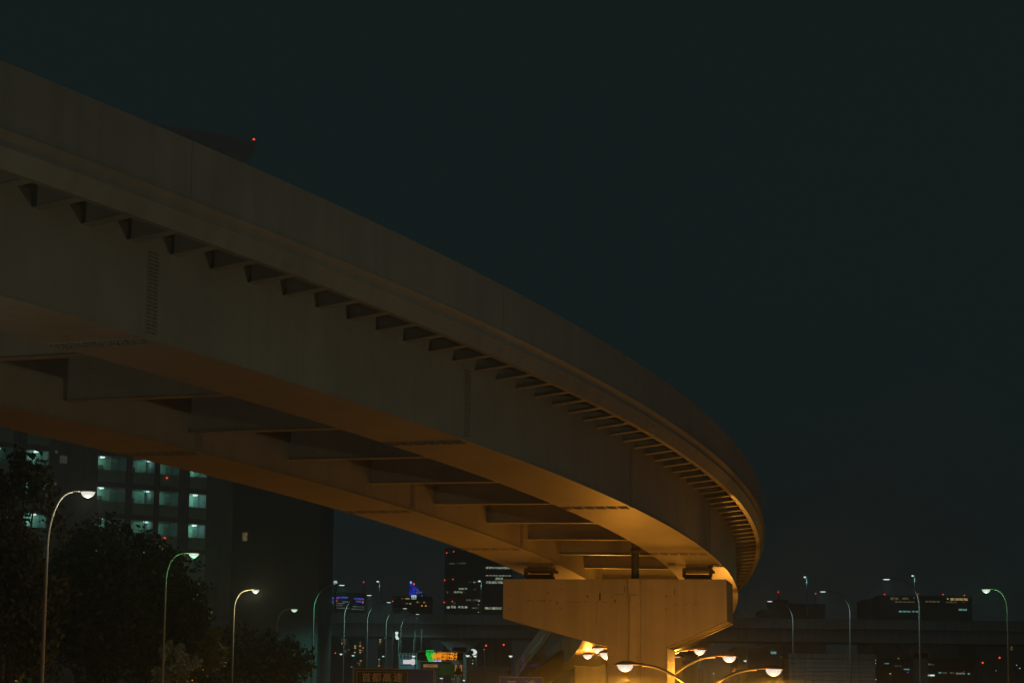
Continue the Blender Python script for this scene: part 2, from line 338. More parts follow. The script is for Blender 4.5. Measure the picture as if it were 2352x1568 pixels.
# bearings under each girder
for (px, w) in ((1599, 1.0), (1233, 1.0)):
    c = pl(px, 1330)[0]; zf = (pt(SF+.12, -.15 if px > 1400 else oF(SF)-.15, zb(SF)).z)
    b_ = MB(); y0 = .35; y1 = 2.0
    b_.box(c-.50,y0,zt,c+.50,y1,zt+.10); b_.box(c-.56,y0-.05,zt+.36,c+.56,y1+.05,zt+.46)
    b_.box(c-.44,y0+.05,zt+.10,c+.44,y1-.05,zt+.22)
    for sg in (-1, 1): b_.box(c+sg*.52-.06,y0,zt+.1,c+sg*.52+.06,y0+.3,zt+.42)
    p = b_.build('bearing', DARKM, PR, bevel=.015)
    MB().box(c-.45,y0+.02,zt+.46,c+.45,y1-.02,zf+.02).build('sole_plate', mat('bearing_steel',(0.2,0.16,0.1),.5), p)
# drip slots beside the bearings, cut plates on the flange
for s_, of_ in ((SF-.02, -.035), (SF-.02, -.262)):
    mb = MB(); q = lambda ds, o, z: pt(s_+ds, o, z)
    for k in (0, .035):
        mb.hexa([q(k,of_-.018,zb(s_)-.003), q(k+.016,of_-.018,zb(s_)-.003), q(k+.016,of_-.018,zb(s_)), q(k,of_-.018,zb(s_))], [q(k,of_+.018,zb(s_)-.003), q(k+.016,of_+.018,zb(s_)-.003), q(k+.016,of_+.018,zb(s_)), q(k,of_+.018,zb(s_))])
    mb.build('jacking_slot', DARKM, VD)
# dark downpipe between girders onto the pier
mb = MB(); zt0 = ZD*H
pz = PR.matrix_world
a = pl(1459, 1300, .5)
mb.tube([(a[0]-1.2,.5,zt+2.05),(a[0]-.45,.5,zt+2.02),(a[0]-.12,.5,zt+1.9),(a[0],.5,zt+1.6),(a[0],.5,zt-.0)], .15, 14)
mb.lathe([(.15,0),(.19,0),(.19,.18),(.15,.18)], (a[0],.5,zt+1.05), 14)
mb.build('downpipe', mat('downpipe_paint',(0.12,0.12,0.10),.5), PR, True)
# second pier
Y2 = 172.0
s2 = float(np.interp(Y2, _Y*H, PN)); h2 = head(s2)
a2, b2 = at(1319,1540,Y2), at(1394,1540,Y2); cx = (a2.x+b2.x)/2; zcap = at(1350,1507,Y2).z
P2 = thing('viaduct_pier', 'orange lit square column standing behind the left edge of the nearer T-shaped pier', 'bridge pier', (cx, Y2, 0), -h2)
hw = (b2.x-a2.x)/2
MB().box(-hw,0,0,hw,2.4,zcap).build('column', CONC, P2, bevel=.08)
capz = at(1350,1493,Y2).z
l0 = at(1240,1540,Y2); l1 = at(1290,1520,Y2)
MB().prism([(l1.x-cx, capz-.0),(l0.x-cx-1.2, at(1200,1568,Y2).z),(l0.x-cx-1.2, at(1200,1600,Y2).z),(-hw-.05, zcap-.9),(-hw-.05, zcap),(hw, zcap),(hw+2.5, zcap),(hw+2.5, capz)], (.3,2.2)).build('cap_beam', mat('painted_cap_shade',(0.07,0.06,0.05),.8), P2)  # the cap's shadow is put into this darker colour
# right column piece glimpsed to the right of the near column
a3, b3 = at(1540,1550,128), at(1568,1550,128); c3 = (a3.x+b3.x)/2
P3 = thing('viaduct_pier', 'orange lit narrow column showing between lamp arms just right of the T-shaped pier', 'bridge pier', (c3, 128, 0), 0)
MB().box(-(b3.x-a3.x)/2,0,0,(b3.x-a3.x)/2,1.6,at(1550,1513,128).z).build('column', CONC, P3, bevel=.05)
MB().box(-(b3.x-a3.x)/2-.12,-.1,at(1550,1514,128).z,(b3.x-a3.x)/2+.12,1.7,at(1550,1509,128).z).build('cap_plate', CONC, P3)
# ------------------------------------------------------------------ street lamps
def lamp_head(parent, x, z, sgn, lens, scale=1.0, hood=POLE, flat=False, y=0, tilt=0.0):
    """cobra head: tapered hood whose tip points to sgn, hemispherical glass bowl below"""
    L = 0.62*scale; mb = MB(); n = 12; rings = []
    secs = [(-.55,.045,.045,.02),(-.42,.07,.06,.0),(-.28,.13,.085,.0),(-.05,.165,.12,.01),(.2,.17,.125,.01),(.40,.13,.09,-.01),(.50,.05,.03,-.02)]
    for (u, wy, hz, dz_) in secs:
        rings.append([(x+sgn*u*scale, y+wy*scale*math.cos(2*math.pi*j/n), z+(dz_+.02+hz*max(-.12, math.sin(2*math.pi*j/n)))*scale) for j in range(n)])
    fs = [(i*n+j, i*n+(j+1)%n, (i+1)*n+(j+1)%n, (i+1)*n+j) for i in range(len(rings)-1) for j in range(n)]+[tuple(range(n)), tuple((len(rings)-1)*n+j for j in range(n))]
    hd = mb.add([v for r_ in rings for v in r_], fs).build('lamp_hood', hood, parent, True)
    k = 14; pr = [(.29,.0),(.272,-.09),(.21,-.175),(.12,-.225),(0.002,-.245)] if not flat else [(.27,.0),(.25,-.03),(.16,-.055),(.002,-.06)]
    MB().lathe([(r_*scale, q_*scale) for r_, q_ in pr], (x+sgn*.12*scale, y, z+.005*scale), k, 1.0, .62).build('lamp_glass', lens, hd, True)
    return hd
def arm_curve(x0, z0, x1, z1, n=12):
    """quarter-ellipse arm: leaves (x0,z0) vertically, arrives at (x1,z1) horizontally"""
    return [(x0+(x1-x0)*(1-math.cos(math.pi/2*i/n)), 0, z0+(z1-z0)*math.sin(math.pi/2*i/n)) for i in range(n+1)]
def street_lamp(label, pxh, pyh, pxp, Y, lens, light=None, power=0, scale=1.0, flat=False, group=None, ground=0.0, rbot=.11, bend=None, name='street_lamp', rtop=.05):
    hpt = at(pxh, pyh, Y); pp = at(pxp, pyh+60, Y); sgn = 1 if hpt.x > pp.x else -1
    t = thing(name, label, 'street lamp', (pp.x, Y, ground), 0, group)
    zh = hpt.z-ground+.08*scale; xh = hpt.x-pp.x-sgn*.12*scale; run = abs(xh); bend = bend or min(run, 1.3)
    MB().tube([(0,0,0),(0,0,.35),(0,0,.36),(0,0,zh*.5),(0,0,zh-bend-.01)], [rbot*1.7,rbot*1.7,rbot,(rbot+rtop)/2,rtop*1.05], 10).build('pole', POLE, t, True)
    pts = arm_curve(0, zh-bend-.02, sgn*min(bend*1.0, run-.55*scale), zh, 10); pts.append((xh-sgn*.5*scale, 0, zh+.01))
    MB().tube(pts, [rtop*(1-.3*i/len(pts)) for i in range(len(pts))], 8).build('lamp_arm', POLE, t, True)
    hd = lamp_head(t, xh, zh, sgn, lens, scale, POLE, flat)
    if power and flat: spot('bulb', (xh+sgn*.12*scale, 0, zh-.12*scale), power, light, hd, 150)
    elif power: point('bulb', (xh+sgn*.12*scale, -.02, zh-.34*scale), power, light, hd, .1)
    return t
WG = 'white street lamps along the left lane'
street_lamp('tall street lamp with yellowish pole and bright white head, nearest on the left', 202,1134,111,106, WHITE, (1,.95,.62), 170, 1.0, group=WG, bend=2.3, rbot=.115, rtop=.06)
street_lamp('street lamp with green tinted pole in front of the dark trees, below the apartment windows', 445,1274,381,150, GRW, (.18,1,.34), 120, 1.0, group=WG, bend=1.6)
street_lamp('street lamp with tan pole and small white head right of the yellow-green tree', 587,1357,537,190, WHITE, (1,.84,.42), 620, .92, group=WG, bend=1.5)
street_lamp('dim-poled street lamp with green-white head in front of the dark block', 676,1401,635,227, GRW, (.3,1,.5), 10, .92, group=WG, bend=1.5, rbot=.08)
WR = 'flat headed white lamps climbing the toll ramp'
rowR = [(785,1345,720,252,'teal pole, tallest, left of the blue lit round building'),(848,1368,790,292,'grey pole in front of the blue lit round building'),(893,1384,843,332,'third of the ramp row, right of the blue lit round building'),
        (930,1398,886,372,'fourth of the ramp row, below the blue triangular tower'),(959,1411,920,412,'fifth of the ramp row, beside the floodlight mast'),(984,1421,949,452,'sixth and farthest of the ramp row, over the toll sign')]
for i, (hx, hy, pxx, Y, tx) in enumerate(rowR):
    street_lamp('flat headed street lamp on '+tx if i < 2 else 'street lamp, '+tx, hx, hy, pxx, Y, TEALB, (.55,1,.9) if i else (.2,1,.7), 1100, 1.05, flat=True, group=WR, bend=2.4, rbot=.15, rtop=.08)
RG = 'lamps along the right road'
for i, (hx, hy, pxx, Y, tx) in enumerate([(2036,1332,2112,225,'largest and highest, just left of the bright office windows'),(1890,1360,1953,270,'middle one, right of two red lights'),(1768,1382,1822,305,'smallest visible head, right of the viaduct bend')]):
    street_lamp('lamp arm reaching left, '+tx, hx, hy, pxx, Y, TEALB, (.6,1,.95), 600, 1.15, flat=True, group=RG, bend=2.2, rbot=.15, rtop=.08)
street_lamp('street lamp whose head hides behind the viaduct bend, grey pole right of the T-shaped pier', 1668,1396,1716,340, TEALB, (.6,1,.95), 25, 1.1, flat=True, group=RG, bend=2.0, rbot=.11)
street_lamp('street lamp with green tinted pole and green-white bowl at the far right', 2265,1356,2314,185, GRW, (.2,1,.35), 130, 1.0, group=RG, bend=1.5)
# orange double-armed lamps on the median
OG = 'orange double-armed lamps on the median'
def double_lamp(label, xc, yl, yr, xl, xr, Y, power=700, down=3):
    c = at(xc, 1560, Y); t = thing('double_street_lamp', label, 'street lamp', (c.x, Y, 0.18), 0, OG)
    zl = [(at(xl, yl, Y), -1), (at(xr, yr, Y), 1)]; zm = min(zl[0][0].z, zl[1][0].z)-.18-.95
    MB().tube([(0,0,0),(0,0,.4),(0,0,.41),(0,0,zm)], [.19,.19,.10,.075], 10).build('pole', POLE, t, True)
    for p, sg in zl:
        x = p.x-c.x-sg*.12; z = p.z-.18+.10; n = 14
        pts = [(x_, 0, zm+(z-zm)*math.sin(math.pi/2*min(1, abs(x_)/abs(x-sg*.5)))**.85) for x_ in [(x-sg*.5)*(i/n) for i in range(n+1)]]
        MB().tube(pts, .05, 8).build('lamp_arm', POLE, t, True)
        hd = lamp_head(t, x, z, sg, LENS_O, 1.0, mat('lamp_hood_brown',(0.22,0.17,0.11),.5))
        point('bulb', (x+sg*.12, -.05, z-.36), power*.8, (1,.38,.04), hd, .15); spot('bulb', (x+sg*.12, -.05, z-.38), power*down, (1,.36,.03), hd, 180, blend=.12)
    return t
double_lamp('nearest orange double lamp, its two long arms crossing before the pier column', 1606,1533,1543,1436,1777,93,370, 30)
double_lamp('second orange double lamp, right head over its tall curved arm beside the column', 1535,1505,1513,1393,1675,112,900)
double_lamp('third orange double lamp, right head highest of the row, left head before the lit girder', 1490,1493,1497,1374,1607,134,850, 2)
double_lamp('fourth orange double lamp, heads low either side of the pier column', 1450,1507,1512,1350,1551,158,560, 2.5)
double_lamp('farthest orange double lamp, left head low in front of the shaded pier cap', 1378,1545,1545,1306,1450,200,130, 2.5)
# lamp posts on the far expressway and other distant lamps
XG = 'thin lamps standing on the far expressway'
for (hx, hy, pxx, sc, tx) in [(870,1333,871,1,'left of the blue triangular tower'),(1103,1332,1105,1,'in front of the tall office block'),(1850,1323,1854,1.2,'above the right road, left of centre'),(2098,1320,2102,1.2,'over the right office block')]:
    Y = 415; a = at(hx,hy,Y); b = at(pxx,1405,Y)
    t = thing('expressway_lamp', 'thin lamp on the far expressway, '+tx, 'street lamp', (b.x,Y,b.z-.4), 0, XG)
    MB().tube([(0,0,0),(0,0,a.z-b.z+.35)], [.10,.07], 8).build('pole', mat('teal_pole',(.3,.42,.42),.5), t, True)
    MB().box(-.5,-.1,a.z-b.z+.35,.05,.1,a.z-b.z+.45).build('lamp_hood', POLE, t)
    MB().lathe([(.17,.06),(.19,0),(.13,-.12),(.01,-.16)], (-.35,0,a.z-b.z+.3), 10).build('lamp_glass', TEALB, t, True)
    point('bulb', (-.4,0,a.z-b.z-.4), 25, (.5,1,.95), t, .2)
# ------------------------------------------------------------------ far expressway
Y = 420
a, b = at(735,1406,Y), at(2420,1409,Y); c = at(735,1426,Y); d = at(735,1459,Y)
XW = thing('distant_expressway', 'long level concrete expressway crossing the whole background behind lamps and pier', 'elevated road', (0,Y,0))
x0 = a.x-40; x1 = b.x+150
MB().box(x0,0,c.z-.2,x1,.35,a.z).build('parapet', XWAY, XW); MB().box(x0,.6,d.z,x1,9,c.z-.2).build('girder', XWAY, XW)
MB().box(x0,-.12,c.z-.2,x1,0,c.z-.02).box(x0,-.08,a.z-.12,x1,0,a.z).build('coping', BLD2, XW)
for k in range(12):
    x = x0+25+k*38
    if x < x1: MB().box(x-1.2,2,0,x+1.2,6,d.z-1.5).hexa([(x-1.2,2,d.z-2.4),(x+1.2,2,d.z-2.4),(x+1.2,6,d.z-2.4),(x-1.2,6,d.z-2.4)],[(x-4,2,d.z),(x+4,2,d.z),(x+4,6,d.z),(x-4,6,d.z)]).build('support', XWAY, XW)
# ------------------------------------------------------------------ apartment building on the left
AU = math.radians(35); p0 = at(350,1100,236); un = Vector((math.cos(AU), math.sin(AU), 0)); nn = Vector((-math.sin(AU), math.cos(AU), 0))
def ap(px, py):
    p = on_plane(px, py, p0, nn); return (p-p0).dot(un), p.z
c7 = lambda x, y: ap(*crop(x, y, 350, 1780, 3.336)); c6 = lambda x, y: ap(*crop(x, y, 0, 1700, 3.136))
AB = thing('apartment_building', 'tall dark apartment block with teal lit open corridors behind trees at the left', 'apartment building', (p0.x,p0.y,0), AU)
cols = [(c6(-150,240)[0], c6(166,240)[0]), (c6(325,280)[0], c6(622,290)[0]), (c7(120,545)[0], c7(503,570)[0]), (c7(588,590)[0], c7(884,610)[0]), (c7(953,620)[0], c7(1214,640)[0]), (c7(1352,655)[0], c7(1590,670)[0])]
vt = c7(140,545)[1]; vb = c7(140,748)[1]; fh = vt-c7(140+0,957)[1]; fh = abs(vt-c7(170,962)[1])
ue = ap(560,1200)[0]; us = ap(-260,1100)[0]; top = ap(583,322)[1]; DEP = 1.7
nf = int(top//fh)+1; v2 = vt
crown_top = top-.25; top = top-3.4; ue = min(ue, ap(583,322)[0])-1.1
wall = MB(); edges = [us]+[q for c_ in cols for q in c_]+[ue]
for i in range(0, len(edges), 2): wall.box(edges[i],0,0,edges[i+1],DEP,top)
floors = [v2-k*fh for k in range(-22, 14)]
floors = [f for f in floors if 2.9 < f < top-1]
for (a_, b_) in cols:
    for f in floors:      # f = ceiling of an opening
        z1_ = f+ (fh-(vt-vb)); wall.box(a_,0,f,b_,.16,min(z1_, top)); wall.box(a_,.16,f,b_,DEP,f+.2)
wall.box(us, DEP+.1, 0, ue, 14, top)
wall.build('wall', APT, AB)
MB().box(us,DEP,0,ue,DEP+.1,top-.2).build('corridor_wall', WALLIN, AB)
MB().hexa([(us,-.0,top),(ue,-.0,top),(ue,14,top),(us,14,top)],[(us-.1,-.9,crown_top),(ue+1.1,-.9,crown_top),(ue+1.1,14.9,crown_top),(us-.1,14.9,crown_top)]).build('roof_crown', mat('roof_concrete',(.5,.52,.54),.85,.1,.5), AB)
ra = ap(581,323); MB().lathe([(.01,.2),(.12,.13),(.12,-.05),(.01,-.1)], (ra[0]-.3,-.7,ra[1]-.15), 8).build('aviation_light', RED, AB, True)
RAIL = mat('balcony_panel',(0.30,0.42,0.40),.7,.1,2)
r2 = random.Random(5)
for ci, (a_, b_) in enumerate(cols):
    for fi, f in enumerate(floors):
        if not (c7(0,1500)[1] < f < c7(0,-500)[1]): continue
        zb_ = f-(vt-vb)
        MB().box(a_+.05,-.10,zb_-1.0,b_-.05,.0,zb_+.02).box(a_,-.14,zb_+.02,b_,.02,zb_+.09).build('balcony_panel', RAIL, AB)
        fr = MB().box(a_,-.05,f-.08,b_,.0,f); xm_ = a_+(b_-a_)*(.46 if ci in (2,) else .62 if ci == 3 else .97 if ci == 4 else .95)
        fr.box(xm_-.04,-.05,zb_,xm_+.04,.0,f); fr.box(a_,-.05,zb_,a_+.05,0,f); fr.box(b_-.05,-.05,zb_,b_,0,f); fr.build('opening_frame', mat('frame_aluminium',(.5,.6,.58),.5), AB)
        # things fixed in the corridor: meter cabinet, door
        if ci != 4: MB().box(a_+.1,DEP-.35,zb_-.2,a_+(b_-a_)*.42,DEP,zb_+.55*(vt-vb)*.9).build('corridor_cabinet', DARKM, AB)
        dx_ = a_+(b_-a_)*.72; MB().box(dx_,DEP-.05,zb_-1.0,dx_+.8,DEP,f-.35).build('door', mat('corridor_door',(.3,.45,.4),.6), AB)
        lx = {0:.5,1:.55,2:.26,3:.82,4:.03,5:.52}[ci]; on = {0:.15,1:1,2:.8,3:.45,4:.9,5:1.1}[ci]*r2.uniform(.8,1.15)
        x = a_+(b_-a_)*lx
        lp = MB().box(x-.16,.35,f-.16,x+.16,.75,f-.02)
        lp.build('corridor_lamp', TEALB if ci in (1,2,5) else MATS.get('mercury_lens'), AB)
        vis = c7(0,1180)[1] < f < c7(0,-200)[1]
        if vis: point('bulb', (x,.9,f-.35), 12.0*on, (.42,1,.80), AB, .1)
for (x_, y_, sz) in ((1050,437,.06),(1020,1242,.09)):
    q = c7(x_,y_); MB().box(q[0]-sz,-.2,q[1]-sz,q[0]+sz,-.12,q[1]+sz).build('red_alarm_light', RED, AB)
for (x_, y_, sz) in ((707,333,.13),(692,734,.13),(795,430,.35)):
    q = c6(x_,y_); MB().box(q[0]-sz,-.05,q[1]-sz,q[0]+sz,.0,q[1]+sz).build('dim_window', emit('very_dim_window',(.3,.3,.25),.09), AB)
# ------------------------------------------------------------------ generic distant building
def building(label, x0, x1, ytop, Y, bands=(), m=BLD, reds=(), depth=14, cat='building', name='office_building', group=None, roof=None, panes=True):
    a, b = at(x0,ytop,Y), at(x1,ytop,Y); t = thing(name, label, cat, ((a.x+b.x)/2,Y,0), 0, group); hw = (b.x-a.x)/2; z = (a.z+b.z)/2; cxx = (a.x+b.x)/2
    w = MB().box(-hw,0,0,hw,depth,z); w.build('wall', m, t)
    rf = MB().box(-hw-.15,-.15,z,hw+.15,depth+.15,z+.5)
    rf.box(-hw*.5,depth*.3,z+.5,hw*.2,depth*.7,z+2.0 if roof is None else z+roof); rf.build('roof', m, t)
    for (xa, xb, ya, yb, mt) in bands:
        p, q = at(xa,ya,Y), at(xb,yb,Y); u0, u1, v1, v0 = p.x-cxx, q.x-cxx, p.z, q.z; mb = MB()
        n = max(1, int(round((u1-u0)/max(1.1,(v1-v0)*.8)))) if panes else 1
        for k in range(n):
            mb.box(u0+(u1-u0)*k/n+(.09 if n > 1 else 0),-.06,v0,u0+(u1-u0)*(k+1)/n-(.09 if n > 1 else 0),-.01,v1)
        mb.build('lit_window_row' if n > 1 else 'lit_window', mt, t)
    for (rx, ry) in reds:
        p = at(rx,ry,Y); s_ = Y*.00026
        if p.z > z+.8: MB().tube([(p.x-cxx,.6,z),(p.x-cxx,.6,p.z-s_)], .12, 6).build('mast', BLD, t)
        MB().lathe([(.01,s_),(s_*.8,s_*.6),(s_,0),(s_*.8,-s_*.6),(.01,-s_)], (p.x-cxx,.0 if p.z < z else .6,p.z), 10).build('aviation_light', RED, t, True)
    return t
c5 = lambda x, y: crop(x, y, 1560, 2300, 3.638); c4 = lambda x, y: crop(x, y, 1240, 2300, 3.6375); cr2 = lambda x, y: crop(x, y, 2700, 2250, 2.94); cr3 = lambda x, y: crop(x, y, 3300, 2250, 2.955)
def bd(cf, lst): return [(cf(xa,ya)[0], cf(xb,yb)[0], cf(xa,ya)[1], cf(xb,yb)[1], mt) for (xa, xb, ya, yb, mt) in lst]
DARKB = mat('unlit_block_facade', (0.20, 0.22, 0.24), 0.9, 0.1, 0.3)
building('plain dark block with a single warm window, between the apartments and the ramp lamps', 536,738,1105,262, [(557.5,568,1222,1242,YELD)], DARKB, depth=20, name='apartment_block', cat='apartment building')
T = building('tall office tower with rows of pale lit windows left of the pier cap', 1022,1178,1262,900, bd(c5, [
    (1390,1765,-4,12,OFF),(1530,1648,32,66,OFF),(1390,1648,84,120,OFF),(1150,1300,88,98,OFFD),(1215,1240,90,108,OFF),(995,1125,180,205,OFF),(1215,1250,196,206,OFFD),
    (825,850,232,262,OFFD),(925,1060,230,256,OFF),(1065,1090,236,246,OFFD),(1100,1180,342,370,OFFD),(1200,1320,345,374,OFFD),(1285,1310,360,380,OFF),(925,955,392,412,OFFD),(825,870,448,480,OFF),(885,960,440,476,OFF),(990,1128,445,476,OFF),(1185,1290,462,486,OFFD),(1380,1628,460,496,OFF),(1280,1295,418,432,OFF),(1280,1295,528,540,OFF)])
    + [(1115,1172,1301,1306,OFF),(1030,1045,1292,1295,OFFD),(1050,1070,1291,1295,OFFD)],
    DARKB, reds=[c5(795,69),c5(915,56),c5(788,392),c5(906,378),(1026,1269),(1042,1266)], depth=40, roof=1)
building('broad low office block with yellow and teal window rows at the right skyline', 2018,2232,1372,700, bd(cr3, [
    (770,870,402,438,YELD),(915,985,402,432,YELD),(1045,1056,398,414,YEL),(1440,1460,402,432,YEL),(1478,1690,404,446,YEL),(825,1065,452,470,YELD),(1180,1360,446,468,YELD),(1430,1560,456,474,YELD),(1630,1645,460,474,YELD),(870,1015,565,583,TEALWIN),(1030,1100,566,582,TEALWIN),(1575,1680,542,564,TEALWIN)]), DARKB, reds=[cr3(708,371),cr3(1103,365),cr3(1398,371),cr3(1652,381)], depth=40, roof=.8)
building('small dark block carrying one red light left of the right office block', cr3(465,450)[0], cr3(565,450)[0], cr3(470,455)[1], 650, [], DARKB, reds=[cr3(485,443)], roof=.6)
building('wide dark block carrying one red light, above the expressway right of the bend', cr2(1150,455)[0], cr2(1330,455)[0], cr2(1150,458)[1], 620, [], DARKB, reds=[cr2(1219,341)], roof=.6)
building('wider lower dark block with one red mast light beside the white lamp head', cr2(1345,500)[0], cr2(1770,500)[0], cr2(1345,505)[1], 600, [], DARKB, reds=[cr2(1658,360)], roof=.6)
building('low dark block with two small red lights right behind the viaduct bend', cr2(1030,580)[0], cr2(1180,580)[0], cr2(1030,572)[1], 560, [], DARKB, reds=[cr2(1074,558),cr2(1164,552)], roof=.3)
# round building with blue strips
Y = 760; a, b = at(734,1362,Y), at(842,1362,Y)
RB = thing('round_office_building', 'wide building with glowing blue strips and pale curved floor lines at the left skyline', 'office building', ((a.x+b.x)/2,Y,0)); cxx = (a.x+b.x)/2
rr = (b.x-a.x)/2; MB().lathe([(rr,0),(rr,a.z),(rr*.9,a.z+.4),(.01,a.z+.8)], (0,rr*.7,0), 40, 1, .7).build('wall', DARKB, RB)
for (xa,xb,ya,yb,mt) in bd(c4, [(140,400,316,338,BLUEL),(400,550,312,330,BLUEL),(140,348,368,384,BLUEL),(640,778,326,344,BLUEL),(665,778,372,386,BLUEL),(228,505,400,412,GREYL),(470,580,378,388,GREYL),(340,470,432,440,GREYL),(225,315,474,484,GREYL),(385,570,470,480,GREYL),(620,785,446,456,GREYL),(600,788,482,492,GREYL),(150,360,338,366,emit('dim_blue_floor',(.1,.12,.3),.14,.6,.3)),(665,778,344,372,MATS.get('very_dim_window'))]):
    z1_, z0_ = at(xa,ya,Y).z, at(xb,yb,Y).z; xs = [at(xa+(xb-xa)*i/12, ya, Y).x-cxx for i in range(13)]; mb = MB()
    for i in range(12):
        f_ = lambda x: rr*.7-.7*math.sqrt(max(0, rr*rr-x*x))-.15
        mb.hexa([(xs[i],f_(xs[i]),z0_),(xs[i],f_(xs[i])+.4,z0_),(xs[i],f_(xs[i])+.4,z1_),(xs[i],f_(xs[i]),z1_)],[(xs[i+1]-.0,f_(xs[i+1]),z0_),(xs[i+1],f_(xs[i+1])+.4,z0_),(xs[i+1],f_(xs[i+1])+.4,z1_),(xs[i+1],f_(xs[i+1]),z1_)])
    mb.build('light_strip', mt, RB)
for q in ((380,341),(388,371),(237,380),(770,397),(225,527),(208,515)):
    p = at(*c4(*q),Y); MB().lathe([(.01,.22),(.2,0),(.01,-.22)], (p.x-cxx,-.6,p.z), 8).build('red_light', RED, RB)
q = at(*c4(768,92),Y); MB().tube([(q.x-cxx,rr*.7,a.z),(q.x-cxx,rr*.7,q.z)], .12, 6).build('mast', BLD, RB); MB().lathe([(.01,.25),(.22,0),(.01,-.25)], (q.x-cxx,rr*.7,q.z+.2), 8).build('red_light', RED, RB)
# company sign pylon: white m mark over four small letters
def m_sign(label, cf, x0, y0, x1, y1, Y, base_py):
    a, b = at(*cf(x0,y0),Y), at(*cf(x1,y1),Y); cxx = (a.x+b.x)/2; w = (b.x-a.x)/2; zt_, zb_ = a.z, b.z
    t = thing('rooftop_sign', label, 'sign', (cxx,Y,0)); hgt = zt_-zb_
    MB().tube([(0,.5,0),(0,.5,zb_)], .35, 8).build('post', BLD, t); MB().box(-w-.1,.05,zb_-.1,w+.1,.4,zt_+.1).build('sign_panel', mat('sign_back_teal',(.02,.10,.10),.6), t)
    mb = MB(); z0 = zb_+hgt*.36; e_ = w*.9; s_ = w*.34
    mb.prism([(-e_,z0),(-e_,zt_-hgt*.12),(-e_+.1*w,zt_),(e_-.1*w,zt_),(e_,zt_-hgt*.12),(e_,z0),(e_-s_,z0),(e_-s_,zt_-hgt*.22),(s_*.5,zt_-hgt*.22),(s_*.5,z0),(-s_*.5,z0),(-s_*.5,zt_-hgt*.22),(-e_+s_,zt_-hgt*.22),(-e_+s_,z0)], (-.05,.04))
    for k in range(4): c_ = -e_+w*.2+k*w*.46; mb.box(c_-w*.14,-.05,zb_+hgt*.02,c_+w*.14,.04,zb_+hgt*.20)
    mb.build('lettering', emit('sign_white',(.6,.85,.82),1.0), t); return t
m_sign('small white lit sign with an m mark high above the blue lit round building', c4, 345,80,396,138, 740, 0)
m_sign('small white lit sign with an m mark at the foot of the blue triangular tower', c5, 308,288,386,346, 690, 0)
# blue triangular tower
Y = 720; A_, B_, C_ = at(*c5(286,76),Y), at(*c5(286,300),Y), at(*c5(588,330),Y); cxx = A_.x
TT = thing('triangular_tower', 'sail shaped tower lit with blue lattice lights at the centre left skyline', 'tower', (cxx,Y,0))
MB().prism([(0,0),(C_.x-cxx,0),(C_.x-cxx,C_.z),(0,A_.z)], (0,10)).build('wall', DARKB, TT)
lat = MB(); R_ = random.Random(2)
wx = at(*c5(400,200),Y).x-cxx; zlo = B_.z; slope = (C_.z-A_.z)/(C_.x-cxx)
nx, nz = 9, 16
for i in range(nx):
    for j in range(nz):
        x = .3+i*wx/nx+(j%2)*wx/nx/2; z = zlo+j*(A_.z-zlo)/nz
        if z < A_.z+slope*x-.3: lat.add([(x-.34,-.06,z),(x,-.06,z-.5),(x+.34,-.06,z),(x,-.06,z+.5)], [(0,1,2,3)])
lat.build('blue_lattice_lights', BLUED, TT)
ed = MB().hexa([(0,-.08,A_.z-.4),(0,-.02,A_.z-.4),(0,-.02,A_.z),(0,-.08,A_.z)],[(C_.x-cxx,-.08,C_.z-.4),(C_.x-cxx,-.02,C_.z-.4),(C_.x-cxx,-.02,C_.z),(C_.x-cxx,-.08,C_.z)]); ed.build('edge_light', emit('dim_blue_edge',(.02,.05,.5),.12), TT)
MB().box(0,-.1,zlo,.25,-.03,A_.z-.3).build('edge_light', BLUED, TT)
MB().lathe([(.01,.35),(.25,.15),(.25,-.25),(.01,-.35)], (.4,-.4,A_.z-.5), 8).build('apex_light', emit('blue_white',(.35,.65,1),1.0), TT)
for q in ((350,126),(322,358),(543,340)): p = at(*c5(*q),Y); MB().lathe([(.01,.35),(.3,0),(.01,-.35)], (p.x-cxx,-.5,p.z), 8).build('red_light', RED, TT)
for q in ((390,252),(398,215),(455,250),(465,298),(500,318),(425,245)): p = at(*c5(*q),Y); MB().box(p.x-cxx-.2,-.2,p.z-.2,p.x-cxx+.2,-.02,p.z+.2).build('lit_window', emit('pale_dot',(.3,.35,.4),.3), TT)
building('low cluttered block with amber and yellow lit openings below the blue triangular tower', c5(40,300)[0], c5(600,300)[0], c5(40,330)[1], 700, bd(c5, [(155,200,308,345,YELD),(222,285,305,345,YEL),(230,255,404,414,YEL),(280,310,405,420,YEL),(385,410,378,396,YEL),(420,440,385,398,YELD),(485,510,385,402,YEL),(65,85,315,335,YELD)])+
    [(c5(455,0)[0],c5(475,0)[0],c5(0,435)[1],c5(0,450)[1],emit('amber',(1,.38,.04),.9)),(c5(510,0)[0],c5(532,0)[0],c5(0,435)[1],c5(0,450)[1],MATS['amber']) if 'amber' in MATS else (c5(510,0)[0],c5(532,0)[0],c5(0,435)[1],c5(0,450)[1],YEL)], DARKB, reds=[c5(40,374)], name='low_block', roof=.5)
